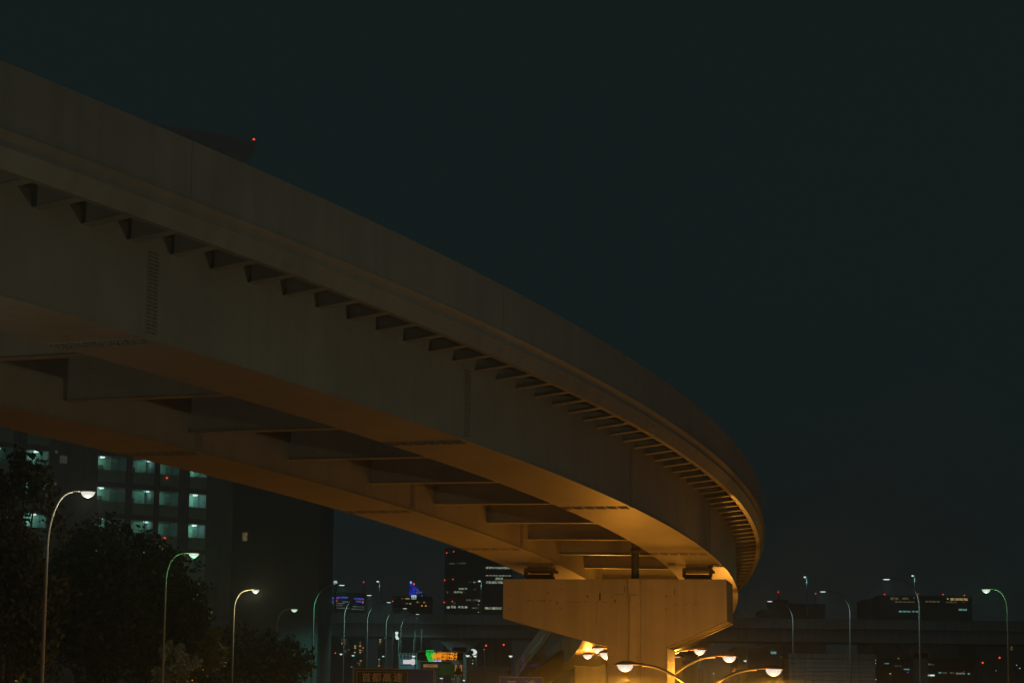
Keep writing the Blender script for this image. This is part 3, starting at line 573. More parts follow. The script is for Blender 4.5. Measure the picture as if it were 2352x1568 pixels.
# apartment blocks under the expressway on the left
GRP = 'apartment blocks seen under the far expressway'
def win(cf, pts, mt, w=13, h=9): return [(cf(x-w,y)[0], cf(x+w,y)[0], cf(x,y-h)[1], cf(x,y+h)[1], mt) for x, y in pts]
building('narrow apartment block with two columns of warm windows, leftmost of the three under the expressway', c4(440,0)[0], c4(575,0)[0], c4(0,868)[1], 640,
    win(c4, [(515,902),(467,926),(515,934),(467,960),(515,964),(466,990),(515,996),(515,1082),(562,1082),(515,1112)], YELD)+win(c4,[(467,990),(515,902)],YEL), DARKB, name='apartment_block', cat='apartment building', group=GRP, roof=.5)
building('apartment block with scattered warm windows and one red light, middle of the three', c4(600,0)[0], c4(800,0)[0], c4(0,866)[1], 600,
    win(c4, [(657,1026),(657,1055),(728,1026),(728,1088),(728,1120),(738,1240),(652,1120)], YEL)+win(c4,[(730,970),(730,997),(757,1096),(722,1275),(722,1302),(660,878),(605,872),(698,1275)], YELD), DARKB, reds=[c4(772,1053)], name='apartment_block', cat='apartment building', group=GRP, roof=.5)
building('thin apartment tower with a single column of warm windows, rightmost of the three', c4(985,0)[0], c4(1060,0)[0], c4(0,880)[1], 620,
    win(c4, [(1022,902),(1022,934),(1022,965),(1005,1220),(1005,1315)], YEL)+win(c4,[(1012,998),(1005,1252),(1005,1284)], YELD), DARKB, name='apartment_block', cat='apartment building', group=GRP, roof=.5)
building('low dark block with pale windows at the foot of the first ramp lamp', c4(80,0)[0], c4(330,0)[0], c4(0,1180)[1], 500, win(c4,[(188,1292),(170,1300),(188,1335)],YELD)+win(c4,[(135,1455)],TEALWIN,10,8)+win(c4,[(247,900)],YELD,6,8), DARKB, reds=[c4(366,1127)], name='low_block', roof=.4)
# ------------------------------------------------------------------ distant small lamps
def small_lamp(label, px, py, Y, lens=TEALB, r_=.35, pole=True, name='distant_street_lamp', cat='street lamp', group='distant street lamps', pw=0):
    r_ *= .40; p = at(px,py,Y); t = thing(name, label, cat, (p.x,Y,0), 0, group)
    MB().tube([(r_*1.1,.1,0),(r_*1.1,.1,p.z+r_*.4)], [.11,.06], 6).build('pole', BLD if not pw else POLE, t, True)
    MB().lathe([(r_*1.05,.0),(r_,.18*r_),(r_*.6,.35*r_),(.01,.4*r_)], (0,0,p.z), 10).build('lamp_hood', DARKM, t, True)
    MB().lathe([(r_,-.01),(r_*.8,-.45*r_),(r_*.45,-.8*r_),(.01,-.9*r_)], (0,0,p.z), 10).build('lamp_glass', lens, t, True)
    if pw: point('bulb', (0,-.1,p.z-r_*1.6), pw, (.5,1,.9), t, .15)
    return t
SM = [(c4(452,1138),430,TEALB,.62,'bright white lamp left of the second ramp pole, beside a red light'),(c4(627,1158),430,TEALW,.6,'teal lamp between the second and third ramp poles'),
 (c4(605,1325),420,YEL,.4,'small yellowish lamp just above the green expressway sign'),(c4(1065,1170),430,TEALW,.5,'teal lamp low beside the fourth ramp pole'),(c4(1345,812),430,TEALW,.5,'small teal lamp right of the floodlight mast'),
 (c5(520,768),430,TEALW,.55,'small teal lamp above the message sign, under the last ramp lamp'),(c5(343,1168),330,TEALB,.6,'white lamp above the green and white toll board'),
 (c5(1130,1160),330,TEALB,.65,'white lamp left of the crescent floodlights'),(c5(1237,1166),330,TEALB,.55,'white lamp directly under the crescent floodlights'),(c5(1755,1166),330,TEALB,.62,'lone white lamp left of the coloured parapet'),
 (c5(738,1490),300,TEALB,.32,'left lamp of the first pair over the toll lanes'),(c5(757,1491),300,TEALB,.3,'right lamp of the first pair over the toll lanes'),(c5(917,1502),300,TEALB,.38,'toll lane lamp just left of the orange prohibition sign post'),
 (c5(1056,1521),300,TEALB,.26,'left lamp of the second toll lane pair, right of the prohibition sign'),(c5(1077,1519),300,TEALB,.36,'right lamp of the second toll lane pair, right of the prohibition sign'),(c5(1215,1532),300,TEALB,.42,'toll lane lamp below the crescent floodlights'),(c5(1370,1550),300,TEALB,.34,'lowest toll lane lamp near the frame bottom'),
 (c5(1197,1228),420,YEL,.4,'tiny yellow lamp under the crescent floodlights'),(c5(1199,1275),420,TEALW,.35,'tiny teal lamp under the crescent floodlights'),(c5(1370,1072),420,YEL,.35,'tiny yellow lamp among four red lights'),
 (c5(1205,1004),520,TEALW,.4,'tiny teal lamp between red lights high over the toll plaza'),(cr3(770,1302),300,YEL,.34,'bright yellow lamp low at the right, left of the tallest pole'),(cr3(870,1124),420,YEL,.4,'yellowish lamp above the lit warehouse strips'),
 (cr3(598,1146),420,TEALW,.22,'upper of two tiny green lamps right of the middle pole'),(cr3(598,1182),420,TEALW,.22,'lower of two tiny green lamps right of the middle pole'),(cr3(600,1372),300,GRW,.2,'small green lamp near the bottom right of the middle pole'),(cr3(422,1352),300,TEALW,.16,'tiny bluish lamp near the bottom beside the middle pole'),
 (cr3(390,1220),350,TEALW,.18,'tiny bluish lamp just right of the middle pole'),(cr3(2265,1204),350,TEALW,.2,'upper tiny teal lamp at the far right edge'),(cr3(2303,1240),350,TEALW,.22,'lower tiny teal lamp at the far right edge'),
 (cr2(825,1145),330,TEALB,.5,'small white lamp on the first right pole, beside the orange head'),(cr2(735,1277),320,TEALB,.5,'small white lamp between the two right orange heads'),(cr2(452,1296),320,TEALW,.25,'tiny teal lamp left below the second orange head'),
 (crop(97,1550,0,1700,1.521),110,YEL,.11,'tiny yellow lamp among bushes at the bottom left corner')]
SM += [(cr2(285,1215),330,TEALW,.2,'faint teal lamp between the second orange head and the narrow column'),(cr2(320,1252),330,YEL,.18,'faint yellow lamp between the second orange head and the narrow column'),
 (cr2(390,1180),400,TEALW,.18,'faint teal lamp under the arm of the second orange lamp'),(cr2(1245,1110),330,YEL,.16,'faint yellow lamp left of the grey panel wall'),(cr3(1260,1158),430,TEALW,.22,'tiny bluish lamp over the lit warehouse strips'),
 (cr3(1640,1280),430,YEL,.2,'tiny yellowish lamp right of the lit warehouse strips'),(cr3(2020,1270),430,TEALW,.18,'faint teal lamp low before the dark slab building'),(c5(1235,962),520,YEL,.4,'left of three tiny yellowish lamps high over the toll plaza'),
 (c5(1255,966),520,YEL,.36,'middle of three tiny yellowish lamps high over the toll plaza'),(c5(1278,963),520,YEL,.4,'right of three tiny yellowish lamps high over the toll plaza'),(c5(1178,1180),400,YEL,.3,'tiny yellow lamp between the two white lamps under the crescent floodlights')]
for (q, Y, ln_, r_, tx) in SM: small_lamp(tx, q[0], q[1], Y, ln_, r_)
# red lights on cranes right of the toll sign
for (q, tx) in ((c5(1070,928),'leftmost'),(c5(1542,905),'highest, nearest the pier cap'),(c5(1397,1020),'lowest'),(c5(1655,1008),'rightmost')):
    p = at(*q,560); t = thing('crane_mast', 'dark mast with a red light, '+tx+' of four over the plaza', 'mast', (p.x,560,0), 0, 'red tipped masts over the toll plaza')
    MB().tube([(0,0,0),(0,0,p.z-.4)], [.35,.2], 4).build('mast', DARKB, t); MB().lathe([(.01,.22),(.2,.08),(.2,-.1),(.01,-.22)], (0,0,p.z), 10).build('aviation_light', RED, t, True)
for (q, tx) in ((cr3(1864,1178),'larger, left'),(cr3(2064,1119),'smaller, right')):
    p = at(*q,420); t = thing('crane_mast', 'dark mast tipped with a red light, '+tx+' of two at the lower right', 'mast', (p.x,420,0), 0, 'red tipped masts at the lower right')
    MB().tube([(0,0,0),(0,0,p.z-.3)], [.3,.15], 4).build('mast', DARKB, t); MB().lathe([(.01,.17),(.16,.06),(.16,-.08),(.01,-.17)], (0,0,p.z), 10).build('aviation_light', RED, t, True)
# floodlight mast (four heads) and crescent cluster
Y = 400; p = at(*c5(98,835),Y)
t = thing('floodlight_mast', 'floodlight mast with four bright white lamps stacked one over another by the fifth ramp lamp', 'floodlight', (p.x,Y,0))
MB().tube([(.4,.3,0),(.4,.3,p.z+.5)], [.2,.14], 8).build('mast', POLE, t)
for (x, y, r_) in ((98,835,.26),(96,862,.19),(96,892,.23),(108,915,.26)):
    q = at(*c5(x,y),Y); hd = MB().box(q.x-p.x-r_,.05,q.z-r_*.55,q.x-p.x+r_,.6,q.z+r_*.55).build('lamp_housing', DARKM, t); MB().lathe([(r_,0),(r_*.9,.3*r_),(.01,.5*r_)], (0,0,0), 12, 1, 1).build('lamp_glass', TEALB, hd)
    o = hd.children[0]; o.rotation_euler = (math.pi/2,0,0); o.location = (q.x-p.x,.04,q.z); o.scale = (1,.7,1)
point('bulb', (-1.4,-.8,p.z-1.4), 60, (.45,1,.95), t, .3)
for (x, y0, y1, tx) in ((41,838,1085,'left of the floodlight mast'),(362,808,960,'left of two between floodlights and toll sign'),(460,792,960,'right of two between floodlights and toll sign')):
    a, b = at(*c5(x,y0),Y-4), at(*c5(x,y1),Y-4); t2 = thing('lit_mast', 'slender floodlit mast, '+tx, 'mast', (a.x,Y-4,0), 0, 'floodlit masts by the toll plaza')
    MB().tube([(0,0,0),(0,0,a.z)], [.14,.10], 8).build('mast', mat('pale_mast',(.55,.62,.62),.5), t2)
    MB().box(-.3,-.3,a.z,.3,.3,a.z+.15).build('mast_cap', POLE, t2); point('bulb', (.5 if x > 100 else .9,-1.2,a.z-.6), 5, (.35,.9,1), t2, .1)
Y = 330; p = at(*c5(1225,1110),Y); t = thing('floodlight_cluster', 'brilliant crescent of packed floodlights on a post above the toll plaza', 'floodlight', (p.x,Y,0))
MB().tube([(.3,.3,0),(.3,.3,p.z)], .14, 8).build('post', BLD, t); fl = MB()
for (x, y, r_) in ((1192,1080,.30),(1205,1076,.3),(1220,1080,.34),(1234,1088,.38),(1244,1100,.42),(1250,1114,.44),(1246,1128,.42),(1236,1140,.38),(1222,1148,.30),(1206,1150,.26),(1228,1104,.4),(1234,1122,.42),(1218,1094,.34),(1226,1134,.34)):
    r_ *= .36; q = at(*c5(x,y),Y); fl.lathe([(.01,.5*r_*1.3),(r_,.25*r_),(r_*1.05,-.1*r_),(.01,-.8*r_)], (q.x-p.x,0,q.z), 10, 1, .7)
fl.build('lamp_heads', emit('flood_white',(.70,.80,.76),1.0), t, True)
# ------------------------------------------------------------------ signs
FONT = None
for fp in bpy.utils.system_resource('DATAFILES'), :
    import os
    cand = os.path.join(fp, 'fonts', 'Noto Sans CJK Regular.woff2')
def text(txt, size, m, parent, loc, name='lettering', bold=0.0, sx_=1.0, align='CENTER'):
    cu = bpy.data.curves.new(name, 'FONT'); cu.body = txt; cu.size = size; cu.align_x = align; cu.align_y = 'CENTER'; cu.offset = bold; cu.resolution_u = 2
    ob = bpy.data.objects.new(name+'_src', cu); COL.objects.link(ob); bpy.context.view_layer.update()
    dg = bpy.context.evaluated_depsgraph_get(); me = bpy.data.meshes.new_from_object(ob.evaluated_get(dg)); COL.objects.unlink(ob); bpy.data.objects.remove(ob)
    me.name = name; me.materials.clear(); me.materials.append(m); o = bpy.data.objects.new(name, me); COL.objects.link(o); o.parent = parent
    o.rotation_euler = (math.pi/2,0,0); o.location = loc; o.scale = (sx_,1,1); return o
TAN = mat('reflective_letter', (0.50, 0.40, 0.30), 0.6, 0.1, 3)
BORD = mat('reflective_border', (0.26, 0.24, 0.20), 0.6, 0.1, 3)
def road_sign(label, x0, x1, y0, Y, hgt, m, panel2=None):
    a, b = at(x0,y0,Y), at(x1,y0,Y); w = (b.x-a.x)/2; t = thing('road_sign', label, 'road sign', ((a.x+b.x)/2,Y,0)); zt_ = (a.z+b.z)/2; z0 = zt_-hgt
    MB().box(-w,0,z0,w,.12,zt_).build('sign_panel', m, t, bevel=.03)
    f = MB(); k = .05; f.box(-w,-.012,zt_-k,w,-.002,zt_).box(-w,-.012,z0,w,-.002,z0+k).box(-w,-.012,z0+k,-w+k,-.002,zt_-k).box(w-k,-.012,z0+k,w,-.002,zt_-k); f.build('border', BORD, t)
    for sx_ in (-.6, .6): MB().tube([(w*sx_,.3,0),(w*sx_,.3,zt_-.1)], .11, 8).build('post', POLE, t)
    lb = MB().box(-w*.5,-1.3,z0-.35,w*.5,-1.15,z0-.25).box(-.04,-1.2,z0-.4,.04,.1,z0-.35).build('added_sign_light', DARKM, t)  # unseen light bar, added to make the panels read blue
    for q_ in (-.5, .5): point('bulb', (w*q_,-1.22,z0-.15), 6, (.35,.75,1), lb, .06)
    return t, w, zt_, z0, (a.x+b.x)/2
GREENP = mat('sign_green', (0.006, 0.03, 0.022), 0.7, 0.1, 2); NAVY = mat('sign_navy', (0.004, 0.04, 0.30), 0.6, 0.1, 2)
t, w, zt_, z0, cxx = road_sign('wide road sign with a lettered dark green half and a plain navy half', 812,998,1534.5,150,2.7,NAVY)
gx0, gx1 = at(819,1540,150).x-cxx, at(936.5,1540,150).x-cxx
MB().box(-w+.06,-.006,z0+.06,at(939,1540,150).x-cxx,-.001,zt_-.06).build('green_panel', GREENP, t)
f = MB(); k = .03; zz1 = at(819,1540,150).z; f.box(gx0,-.016,zz1-k,gx1,-.008,zz1).box(gx0,-.016,z0+.2,gx0+k,-.008,zz1-k).box(gx1-k,-.016,z0+.2,gx1,-.008,zz1-k); f.build('inner_border', BORD, t)
for ch, px in zip('首都高速', (841.5, 865, 889, 914)):
    q = at(px, 1556, 150); text(ch, .56, TAN, t, (q.x-cxx,-.02,q.z))
t, w, zt_, z0, cxx = road_sign('navy road sign with two characters cut by the frame bottom, left of the orange lamps', 1147,1247,1553,150,1.7,NAVY)
for ch, px in zip('芝浦', (1175, 1217)):
    q = at(px, 1573, 150); text(ch, .62, TAN, t, (q.x-cxx,-.02,q.z-.03))
# variable message sign
Y = 260; a, b = at(*c5(410,1116),Y), at(*c5(1062,1232),Y); cxx = (a.x+b.x)/2; w = (b.x-a.x)/2
t = thing('message_sign', 'black electronic message sign with two lines of orange characters over the toll lanes', 'electronic sign', (cxx,Y,0))
MB().box(-w,0,b.z,w,.7,a.z).build('sign_housing', mat('sign_black',(.006,.007,.007),.6), t, bevel=.04)
MB().box(-w-.1,-.25,a.z,w+.1,.8,a.z+.1).build('hood', POLE, t)
for sx_ in (-.92, .92): MB().tube([(w*sx_,.4,0),(w*sx_,.4,b.z)], .2, 8).build('post', POLE, t)
LED = emit('led_orange', (1.0, .30, .01), 1.0); LG = emit('led_green', (.01, .62, .06), 0.8); DK2 = mat('led_dark', (.01,.02,.01), .8)
def ledline(chars, y, gap):
    for ch, x in chars:
        q = at(*c5(x,y),Y); text(ch, .62, LED, t, (q.x-cxx,-.03,q.z), 'led_character', .004, 1.05 if ch not in '2015' else .95)
ledline([('三',626),('軒',672),('茶',717),('屋',762),('ま',812),('で',855),('2',888),('0',908),('分',940)], 1150, 0)
ledline([('神',647),('田',702),('橋',757),('ま',812),('で',855),('1',882),('5',903),('分',940)], 1197, 0)
for (x, y) in ((580,1144),(597,1193)):
    q = at(*c5(x,y),Y); s_ = .40; MB().prism([(q.x-cxx-s_,q.z+s_),(q.x-cxx-s_,q.z-s_*.3),(q.x-cxx-s_*.5,q.z-s_),(q.x-cxx+s_*.5,q.z-s_),(q.x-cxx+s_,q.z-s_*.3),(q.x-cxx+s_,q.z+s_)], (-.03,-.01)).build('route_shield', LG, t)
    text('3' if y < 1170 else '1', .42, DK2, t, (q.x-cxx,-.04,q.z), 'route_number')
a_, b_ = at(*c5(420,1238),Y), at(*c5(1000,1258),Y); MB().box(a_.x-cxx,.1,b_.z,b_.x-cxx,.6,a_.z).build('subpanel', mat('sub_dark',(.03,.035,.035),.7), t)
sl_ = MB()
for (x0, x1) in ((562,602),(606,690),(696,748)): a_, b_ = at(*c5(x0,1234),Y), at(*c5(x1,1252),Y); sl_.box(a_.x-cxx,.02,b_.z,b_.x-cxx,.09,a_.z)
sl_.build('lit_strip', emit('violet_white',(.5,.48,.95),1.0), t)
for k in range(24):
    x = 425+k*24
    if 545 < x < 760: continue
    a_, b_ = at(*c5(x,1240),Y), at(*c5(x+13,1254),Y); MB().box(a_.x-cxx,.04,b_.z,b_.x-cxx,.09,a_.z).build('dim_lane_mark', emit('dim_pale',(.3,.36,.36),.16), t)
# orange board, green board, orange prohibition sign
def board(name, label, x0, y0, x1, y1, Y, m, posts=True, cat='sign', th=.1):
    a, b = at(*c5(x0,y0),Y), at(*c5(x1,y1),Y); w = (b.x-a.x)/2; cxx = (a.x+b.x)/2; t = thing(name, label, cat, (cxx,Y,0))
    MB().box(-w,0,b.z,w,th,a.z).build('sign_panel', m, t, bevel=.02)
    for sx_ in (-.8, .8): MB().tube([(w*sx_,th+.12,0),(w*sx_,th+.12,a.z-.05)], .09, 8).build('post', POLE, t)
    return t, cxx, w, a.z, b.z
ORP = emit('backlit_orange', (.42,.19,.06), .52)
t, cxx, w, z1_, z0_ = board('notice_board', 'long low orange backlit board under the electronic message sign', 485,1291,694,1336, 255, ORP)
mb = MB()
for k in range(7): x = -w*.45+k*w*.13; mb.box(x,-.02,z0_+(z1_-z0_)*.4,x+w*.09,-.002,z0_+(z1_-z0_)*.65)
mb.build('printed_line', mat('print_brown',(.05,.02,.01),.8), t)
board('green_board', 'broad dark green board between the orange board and the prohibition sign', 690,1288,942,1445, 262, emit('dim_green_board',(.008,.05,.012),.35,.3,1))
t, cxx, w, z1_, z0_ = board('prohibition_sign', 'upright orange backlit sign with a crossed square symbol over the toll lanes', 944,1297,1049,1450, 250, ORP)
a_, b_ = at(*c5(958,1340),250), at(*c5(1032,1412),250); x0_, x1_ = a_.x-cxx, b_.x-cxx; za, zc = a_.z, b_.z; K_ = mat('print_black',(.02,.012,.008),.8); k = .07
mb = MB().box(x0_,-.02,za-k,x1_,-.002,za).box(x0_,-.02,zc,x1_,-.002,zc+k).box(x0_,-.02,zc+k,x0_+k,-.002,za-k).box(x1_-k,-.02,zc+k,x1_,-.002,za-k)
mx_, mz_ = (x0_+x1_)/2, (za+zc)/2
for sg in (-1, 1):
    mb.hexa([(x0_+.3,-.02,mz_-sg*.62),(x0_+.3,-.002,mz_-sg*.62),(x0_+.42,-.002,mz_-sg*.62),(x0_+.42,-.02,mz_-sg*.62)],[(x1_-.42,-.02,mz_+sg*.62),(x1_-.42,-.002,mz_+sg*.62),(x1_-.3,-.002,mz_+sg*.62),(x1_-.3,-.02,mz_+sg*.62)])
mb.box(mx_-.38,-.02,mz_-.45,mx_+.38,-.002,mz_-.12).box(mx_-.2,-.02,mz_-.12,mx_+.22,-.002,mz_+.12); mb.build('symbol', K_, t)
# teal toll building with lit boards
Y = 340; a, b = at(*c5(133,1204),Y), at(*c5(382,1350),Y); cxx = (a.x+b.x)/2; w = (b.x-a.x)/2
t = thing('toll_building', 'small teal glowing toll building with white and green glowing boards left of the message sign', 'toll building', (cxx,Y,0))
MB().box(-w,0,0,w,8,a.z).build('wall', emit('glowing_teal_wall',(.03,.11,.13),.6,.25,.6), t)  # wall emits its own teal glow in place of lamplight on it
gr = MB(); zt_ = at(*c5(140,1130),Y).z
for k in range(6): x = -w+k*2*w/5; gr.box(x-.05,.2,a.z,x+.05,.3,zt_)
for k in range(3): z = a.z+(zt_-a.z)*(k+1)/3; gr.box(-w,.21,z-.05,w,.29,z)
gr.build('roof_lattice', mat('lattice_teal',(.3,.45,.48),.5), t)
a_, b_ = at(*c5(192,1228),Y), at(*c5(305,1288),Y); MB().box(a_.x-cxx,-.3,b_.z,b_.x-cxx,-.05,a_.z).build('white_board', emit('board_white',(.62,.6,.62),1.0), t)
a_, b_ = at(*c5(309,1226),Y), at(*c5(382,1290),Y); MB().box(a_.x-cxx,-.32,b_.z,b_.x-cxx,-.05,a_.z).build('green_board', emit('board_green',(.01,.55,.16),.9), t)
q = at(*c5(335,1258),Y); MB().lathe([(.01,-.45),(.38,-.2),(.38,.25),(.01,.45)], (q.x-cxx,-.36,q.z), 10).build('white_mark', MATS['board_white'], t)
a_, b_ = at(*c5(140,1298),Y), at(*c5(380,1312),Y); MB().box(a_.x-cxx,-.06,b_.z,b_.x-cxx,-.01,a_.z).build('dark_band', DARKM, t)
# low structures on the right
Y = 300; LW = building('long low grey wall of road panels behind the right orange lamps', 1812,2010,1511,285, [], mat('panel_grey',(.34,.31,.30),.8,.1,.6,streak=.3), name='panel_wall', cat='wall', depth=6, roof=.05)
mb = MB()
for k in range(5): a_ = at(1812,1518+k*10,285); b_ = at(2010,1518+k*10,285); mb.box(-(b_.x-a_.x)/2,-.12,a_.z-.04,(b_.x-a_.x)/2,-.02,a_.z+.04)
mb.build('rail', BLD2, LW)
building('pale dim warehouse with broken teal and blue light strips, lower right', cr3(560,0)[0], cr3(1760,0)[0], cr3(0,1165)[1], 430, bd(cr3, [(700,755,1184,1192,TEALWIN),(1175,1260,1186,1206,OFFD),(1265,1290,1198,1208,OFFD),(930,1035,1250,1264,TEALWIN),(970,985,1286,1298,BLUEL),(1005,1065,1286,1298,TEALWIN),(1160,1300,1318,1336,TEALB),(1340,1375,1290,1303,TEALWIN),(1385,1440,1290,1308,OFFD),(1475,1530,1290,1305,YELD),(1550,1650,1296,1314,OFF),(1688,1712,1300,1316,TEALWIN),(820,910,1208,1226,MATS['very_dim_window']),(1510,1572,1134,1160,BLUEL)]), DARKB, depth=12, name='warehouse', cat='warehouse', roof=.2)
building('dark slab building with a small yellow window stack at the right edge', cr3(1780,0)[0], cr3(2600,0)[0], cr3(0,962)[1], 480, bd(cr3, [(2193,2217,972,992,YEL),(2193,2217,998,1012,YELD),(2193,2217,1014,1030,YELD)]), BLD, depth=20, name='slab_building', cat='building', roof=.3)
building('low dark building with a lit teal window row above the orange lamps', cr2(740,0)[0], cr2(1260,0)[0], cr2(0,1020)[1], 400, bd(cr2,[(1125,1190,1042,1068,TEALWIN)])+win(cr2,[(372,1136),(455,1136)],YELD,14,5), DARKB, name='low_block', roof=.2)
building('low fenced building behind the toll lanes left of the coloured parapet', c5(1130,0)[0], c5(1725,0)[0], c5(0,1386)[1], 290, [], mat('fence_grey',(.42,.46,.45),.8,.15,1.5), depth=5, name='low_block', roof=.05)
# ------------------------------------------------------------------ trees
def tree(label, px, Y, ytop, blobs, m, name='broadleaf_tree', n=5200, leaf=.20, seed=1, trunk=.28, group=None):
    """blobs: (px, py, radius_m, weight, dY)"""
    R = np.random.default_rng(seed); b = at(px,1600,Y); t = thing(name, label, 'tree', (b.x,Y,0), 0, group)
    cs = []
    for (bx, by, br, w_, dy) in blobs: q = at(bx,by,Y); cs.append((q.x-b.x, dy, q.z, br, w_))
    ztop = max(c_[2] for c_ in cs); zl = min(c_[2] for c_ in cs); tr = MB()
    tr.tube([(0,0,0),(.1,0,zl*.4),(-.1,.1,zl*.8),(.1,0,ztop*.9)], [trunk,trunk*.8,trunk*.6,.06], 8)
    for c_ in cs:
        z0 = max(1.5, min(c_[2]*.7, ztop*.8)); tr.tube([(0,0,z0*.8),(c_[0]*.5,c_[1]*.5,(z0*.8+c_[2])/2-.2),(c_[0],c_[1],c_[2])], [trunk*.4,trunk*.25,.04], 6)
    tr.build('trunk', BARK, t, True)
    W_ = np.array([c_[4]*c_[3]**2 for c_ in cs]); W_ = W_/W_.sum(); vs = []; fs = []
    # sub-clumps
    sub = []
    for ci, c_ in enumerate(cs):
        k = max(4, int(16*c_[3]/2))
        d = R.normal(size=(k,3)); d /= np.linalg.norm(d,axis=1)[:,None]; rr_ = c_[3]*R.uniform(.35,1,k)[:,None]
        for v in (d*rr_*np.array([1,.9,.8])): sub.append((c_[0]+v[0], c_[1]+v[1], c_[2]+v[2], c_[3]*R.uniform(.22,.42), W_[ci]/k))
    pw = np.array([s_[4] for s_ in sub]); pw /= pw.sum(); idx = R.choice(len(sub), n, p=pw); S_ = np.array([s_[:4] for s_ in sub])[idx]
    d = R.normal(size=(n,3)); d /= np.linalg.norm(d,axis=1)[:,None]; C = S_[:,:3]+d*S_[:,3:4]*R.uniform(.3,1.05,n)[:,None]
    a = R.normal(size=(n,3)); a /= np.linalg.norm(a,axis=1)[:,None]; c2 = np.cross(a, R.normal(size=(n,3))); c2 /= np.linalg.norm(c2,axis=1)[:,None]
    L = leaf*R.uniform(.6,1.3,n)[:,None]; V = np.stack([C-a*L, C-c2*L*.5, C+a*L, C+c2*L*.5], 1).reshape(-1,3)
    me = bpy.data.meshes.new('crown'); me.from_pydata(V.tolist(), [], [(4*i,4*i+1,4*i+2,4*i+3) for i in range(n)]); me.materials.append(m)
    o = bpy.data.objects.new('crown', me); COL.objects.link(o); o.parent = t; return t
TG = 'dark trees along the left road'
tree('tall dark tree at the far left edge, its upper leaves crossing a lit corridor', 20,120,1010,[(20,1130,2.2,1,0),(60,1085,1.5,.8,0),(10,1250,3.0,1,0),(50,1330,2.6,1,0),(-10,1420,3,1,0),(60,1470,2.4,1,0),(86,1140,.9,.5,-.5)],LEAF,n=9000,seed=1,group=TG,leaf=.17)
tree('bushy dark tree just right of the nearest lamp pole, rounded top below the corridors', 215,175,1190,[(215,1260,3.2,1,0),(160,1330,3.2,1,0),(270,1290,3.0,1,0),(200,1400,4,1,0),(140,1460,4,1,0),(280,1400,3.6,1,0),(100,1400,3,1,0),(230,1500,4,1,0)],LEAF,n=12000,seed=2,group=TG,leaf=.22)
tree('dark rounded tree behind the green tinted lamp pole', 350,182,1230,[(325,1285,2.4,1,0),(360,1320,3,1,0),(330,1400,3.4,1,0),(400,1370,2.6,1,0),(350,1480,3.6,1,0),(425,1410,2.6,1,0),(300,1350,2.4,1,0)],LEAF,n=10000,seed=3,group=TG,leaf=.22)
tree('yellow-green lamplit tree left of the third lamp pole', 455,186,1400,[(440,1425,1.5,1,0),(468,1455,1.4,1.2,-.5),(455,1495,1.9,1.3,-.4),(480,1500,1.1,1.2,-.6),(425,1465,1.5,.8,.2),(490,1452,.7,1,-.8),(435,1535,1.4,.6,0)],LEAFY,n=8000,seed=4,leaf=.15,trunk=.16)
tree('small glossy leaved tree with painted silvery glints at the foot of the green tinted pole', 400,165,1480,[(398,1490,1.1,1,0),(408,1530,1.3,1,0),(385,1545,1.4,1,0),(400,1575,1.5,1,0)],mat('glossy_glint_leaf',(.35,.38,.34),.18,.3,2),n=3600,seed=5,leaf=.14,trunk=.12)  # glints are put into the pale leaf colour
tree('low dark tree filling the ground behind the tan lamp pole', 560,210,1450,[(540,1500,3,1,0),(600,1520,3.4,1,0),(650,1540,3,1,0),(500,1540,3,1,0)],LEAF,n=6000,seed=6,group=TG,leaf=.24)
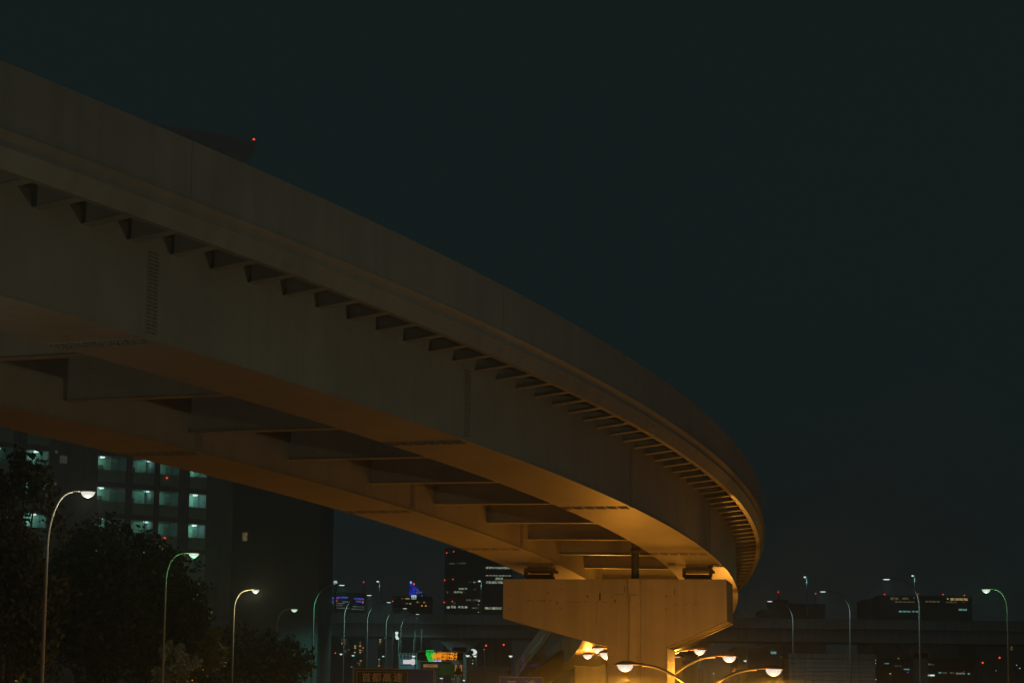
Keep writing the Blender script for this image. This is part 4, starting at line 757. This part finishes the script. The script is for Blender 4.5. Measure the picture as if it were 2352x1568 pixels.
# unseen coloured lights and their fixture, added to tint the concave parapet
def ip_pt(px, py, Y): return at(px, py, Y)
tg = pt(14.6, oG(14.6)-.146, 1.39); tg2 = pt(12.2, oG(12.2)-.146, 1.40)
t = thing('added_colour_light', 'added colour floodlight on a post hidden below the frame, tinting the concave parapet', 'floodlight', (tg.x-9, tg.y+2, 0), 0)
MB().tube([(0,0,0),(0,0,4.0)], .1, 8).build('post', POLE, t); MB().box(-.3,-.2,4.0,.3,.2,4.4).build('lamp_housing', DARKM, t); MB().box(-.25,-.22,4.05,.25,-.2,4.35).build('lamp_glass', emit('violet_lens',(.3,.1,1),1), t)
L0 = Vector((tg.x-9, tg.y+2, 0))
for aim, pw, col_, ang in ((pt(14.9, oG(14.9)-.146, 1.37), 1500, (.04,.35,1), 10), (pt(13.6, oG(13.6)-.146, 1.39), 1500, (.30,.12,1), 11), (pt(11.6, oG(11.6)-.146, 1.40), 900, (.35,.9,1), 16)):
    spot('bulb', (0,-.4,4.6), pw, col_, t, ang, aim-L0, .2)
# lamps outside the frame for the near viaduct; the pair beneath is added fill
def side_lamp(label, x, y, sgn, power, col_, hgt=8.2):
    t = thing('street_lamp', label, 'street lamp', (x,y,0), 0, 'sodium lamps beside the near part of the viaduct')
    MB().tube([(0,0,0),(0,0,.35),(0,0,.36),(0,0,hgt-1.2)], [.2,.2,.11,.07], 10).build('pole', POLE, t, True)
    pts = arm_curve(0, hgt-1.2, sgn*1.2, hgt, 10); pts.append((sgn*1.5,0,hgt+.01)); MB().tube(pts, .05, 8).build('lamp_arm', POLE, t, True)
    hd = lamp_head(t, sgn*2.0, hgt, sgn, LENS_O, 1.0, MATS['lamp_hood_brown']); point('bulb', (sgn*2.12,0,hgt-.36), power, col_, hd, .15)
side_lamp('sodium street lamp on the right pavement level with the second span, outside the photograph', 24, 49, -1, 940, (1,.85,.55))
side_lamp('sodium street lamp nearer on the right pavement, outside the photograph', 21, 36, -1, 330, (1,.86,.56))
side_lamp('added fill lamp directly below the nearest viaduct span, outside the photograph', -10.5, 27, -1, 420, (1,.92,.70))  # unseen lamp put in to brighten the undersides above it
side_lamp('added fill lamp below the second viaduct span, outside the photograph', -13.5, 41, -1, 260, (1,.92,.70))  # second unseen lamp, added to lift the girder undersides
# ------------------------------------------------------------------ night haze
hm = bpy.data.materials.new('haze_volume'); hm.use_nodes = True; HN = hm.node_tree
for n_ in list(HN.nodes):
    if n_.type == 'BSDF_PRINCIPLED': HN.nodes.remove(n_)
pv = HN.nodes.new('ShaderNodeVolumePrincipled'); pv.inputs['Color'].default_value = (.72,.86,.95,1); pv.inputs['Density'].default_value = 0.00045; pv.inputs['Anisotropy'].default_value = 0.7
HN.links.new(pv.outputs[0], [n_ for n_ in HN.nodes if n_.type == 'OUTPUT_MATERIAL'][0].inputs['Volume'])
hz = MB().box(-905,-105,-1,905,1255,96).build('haze', hm); hz['kind'] = 'stuff'
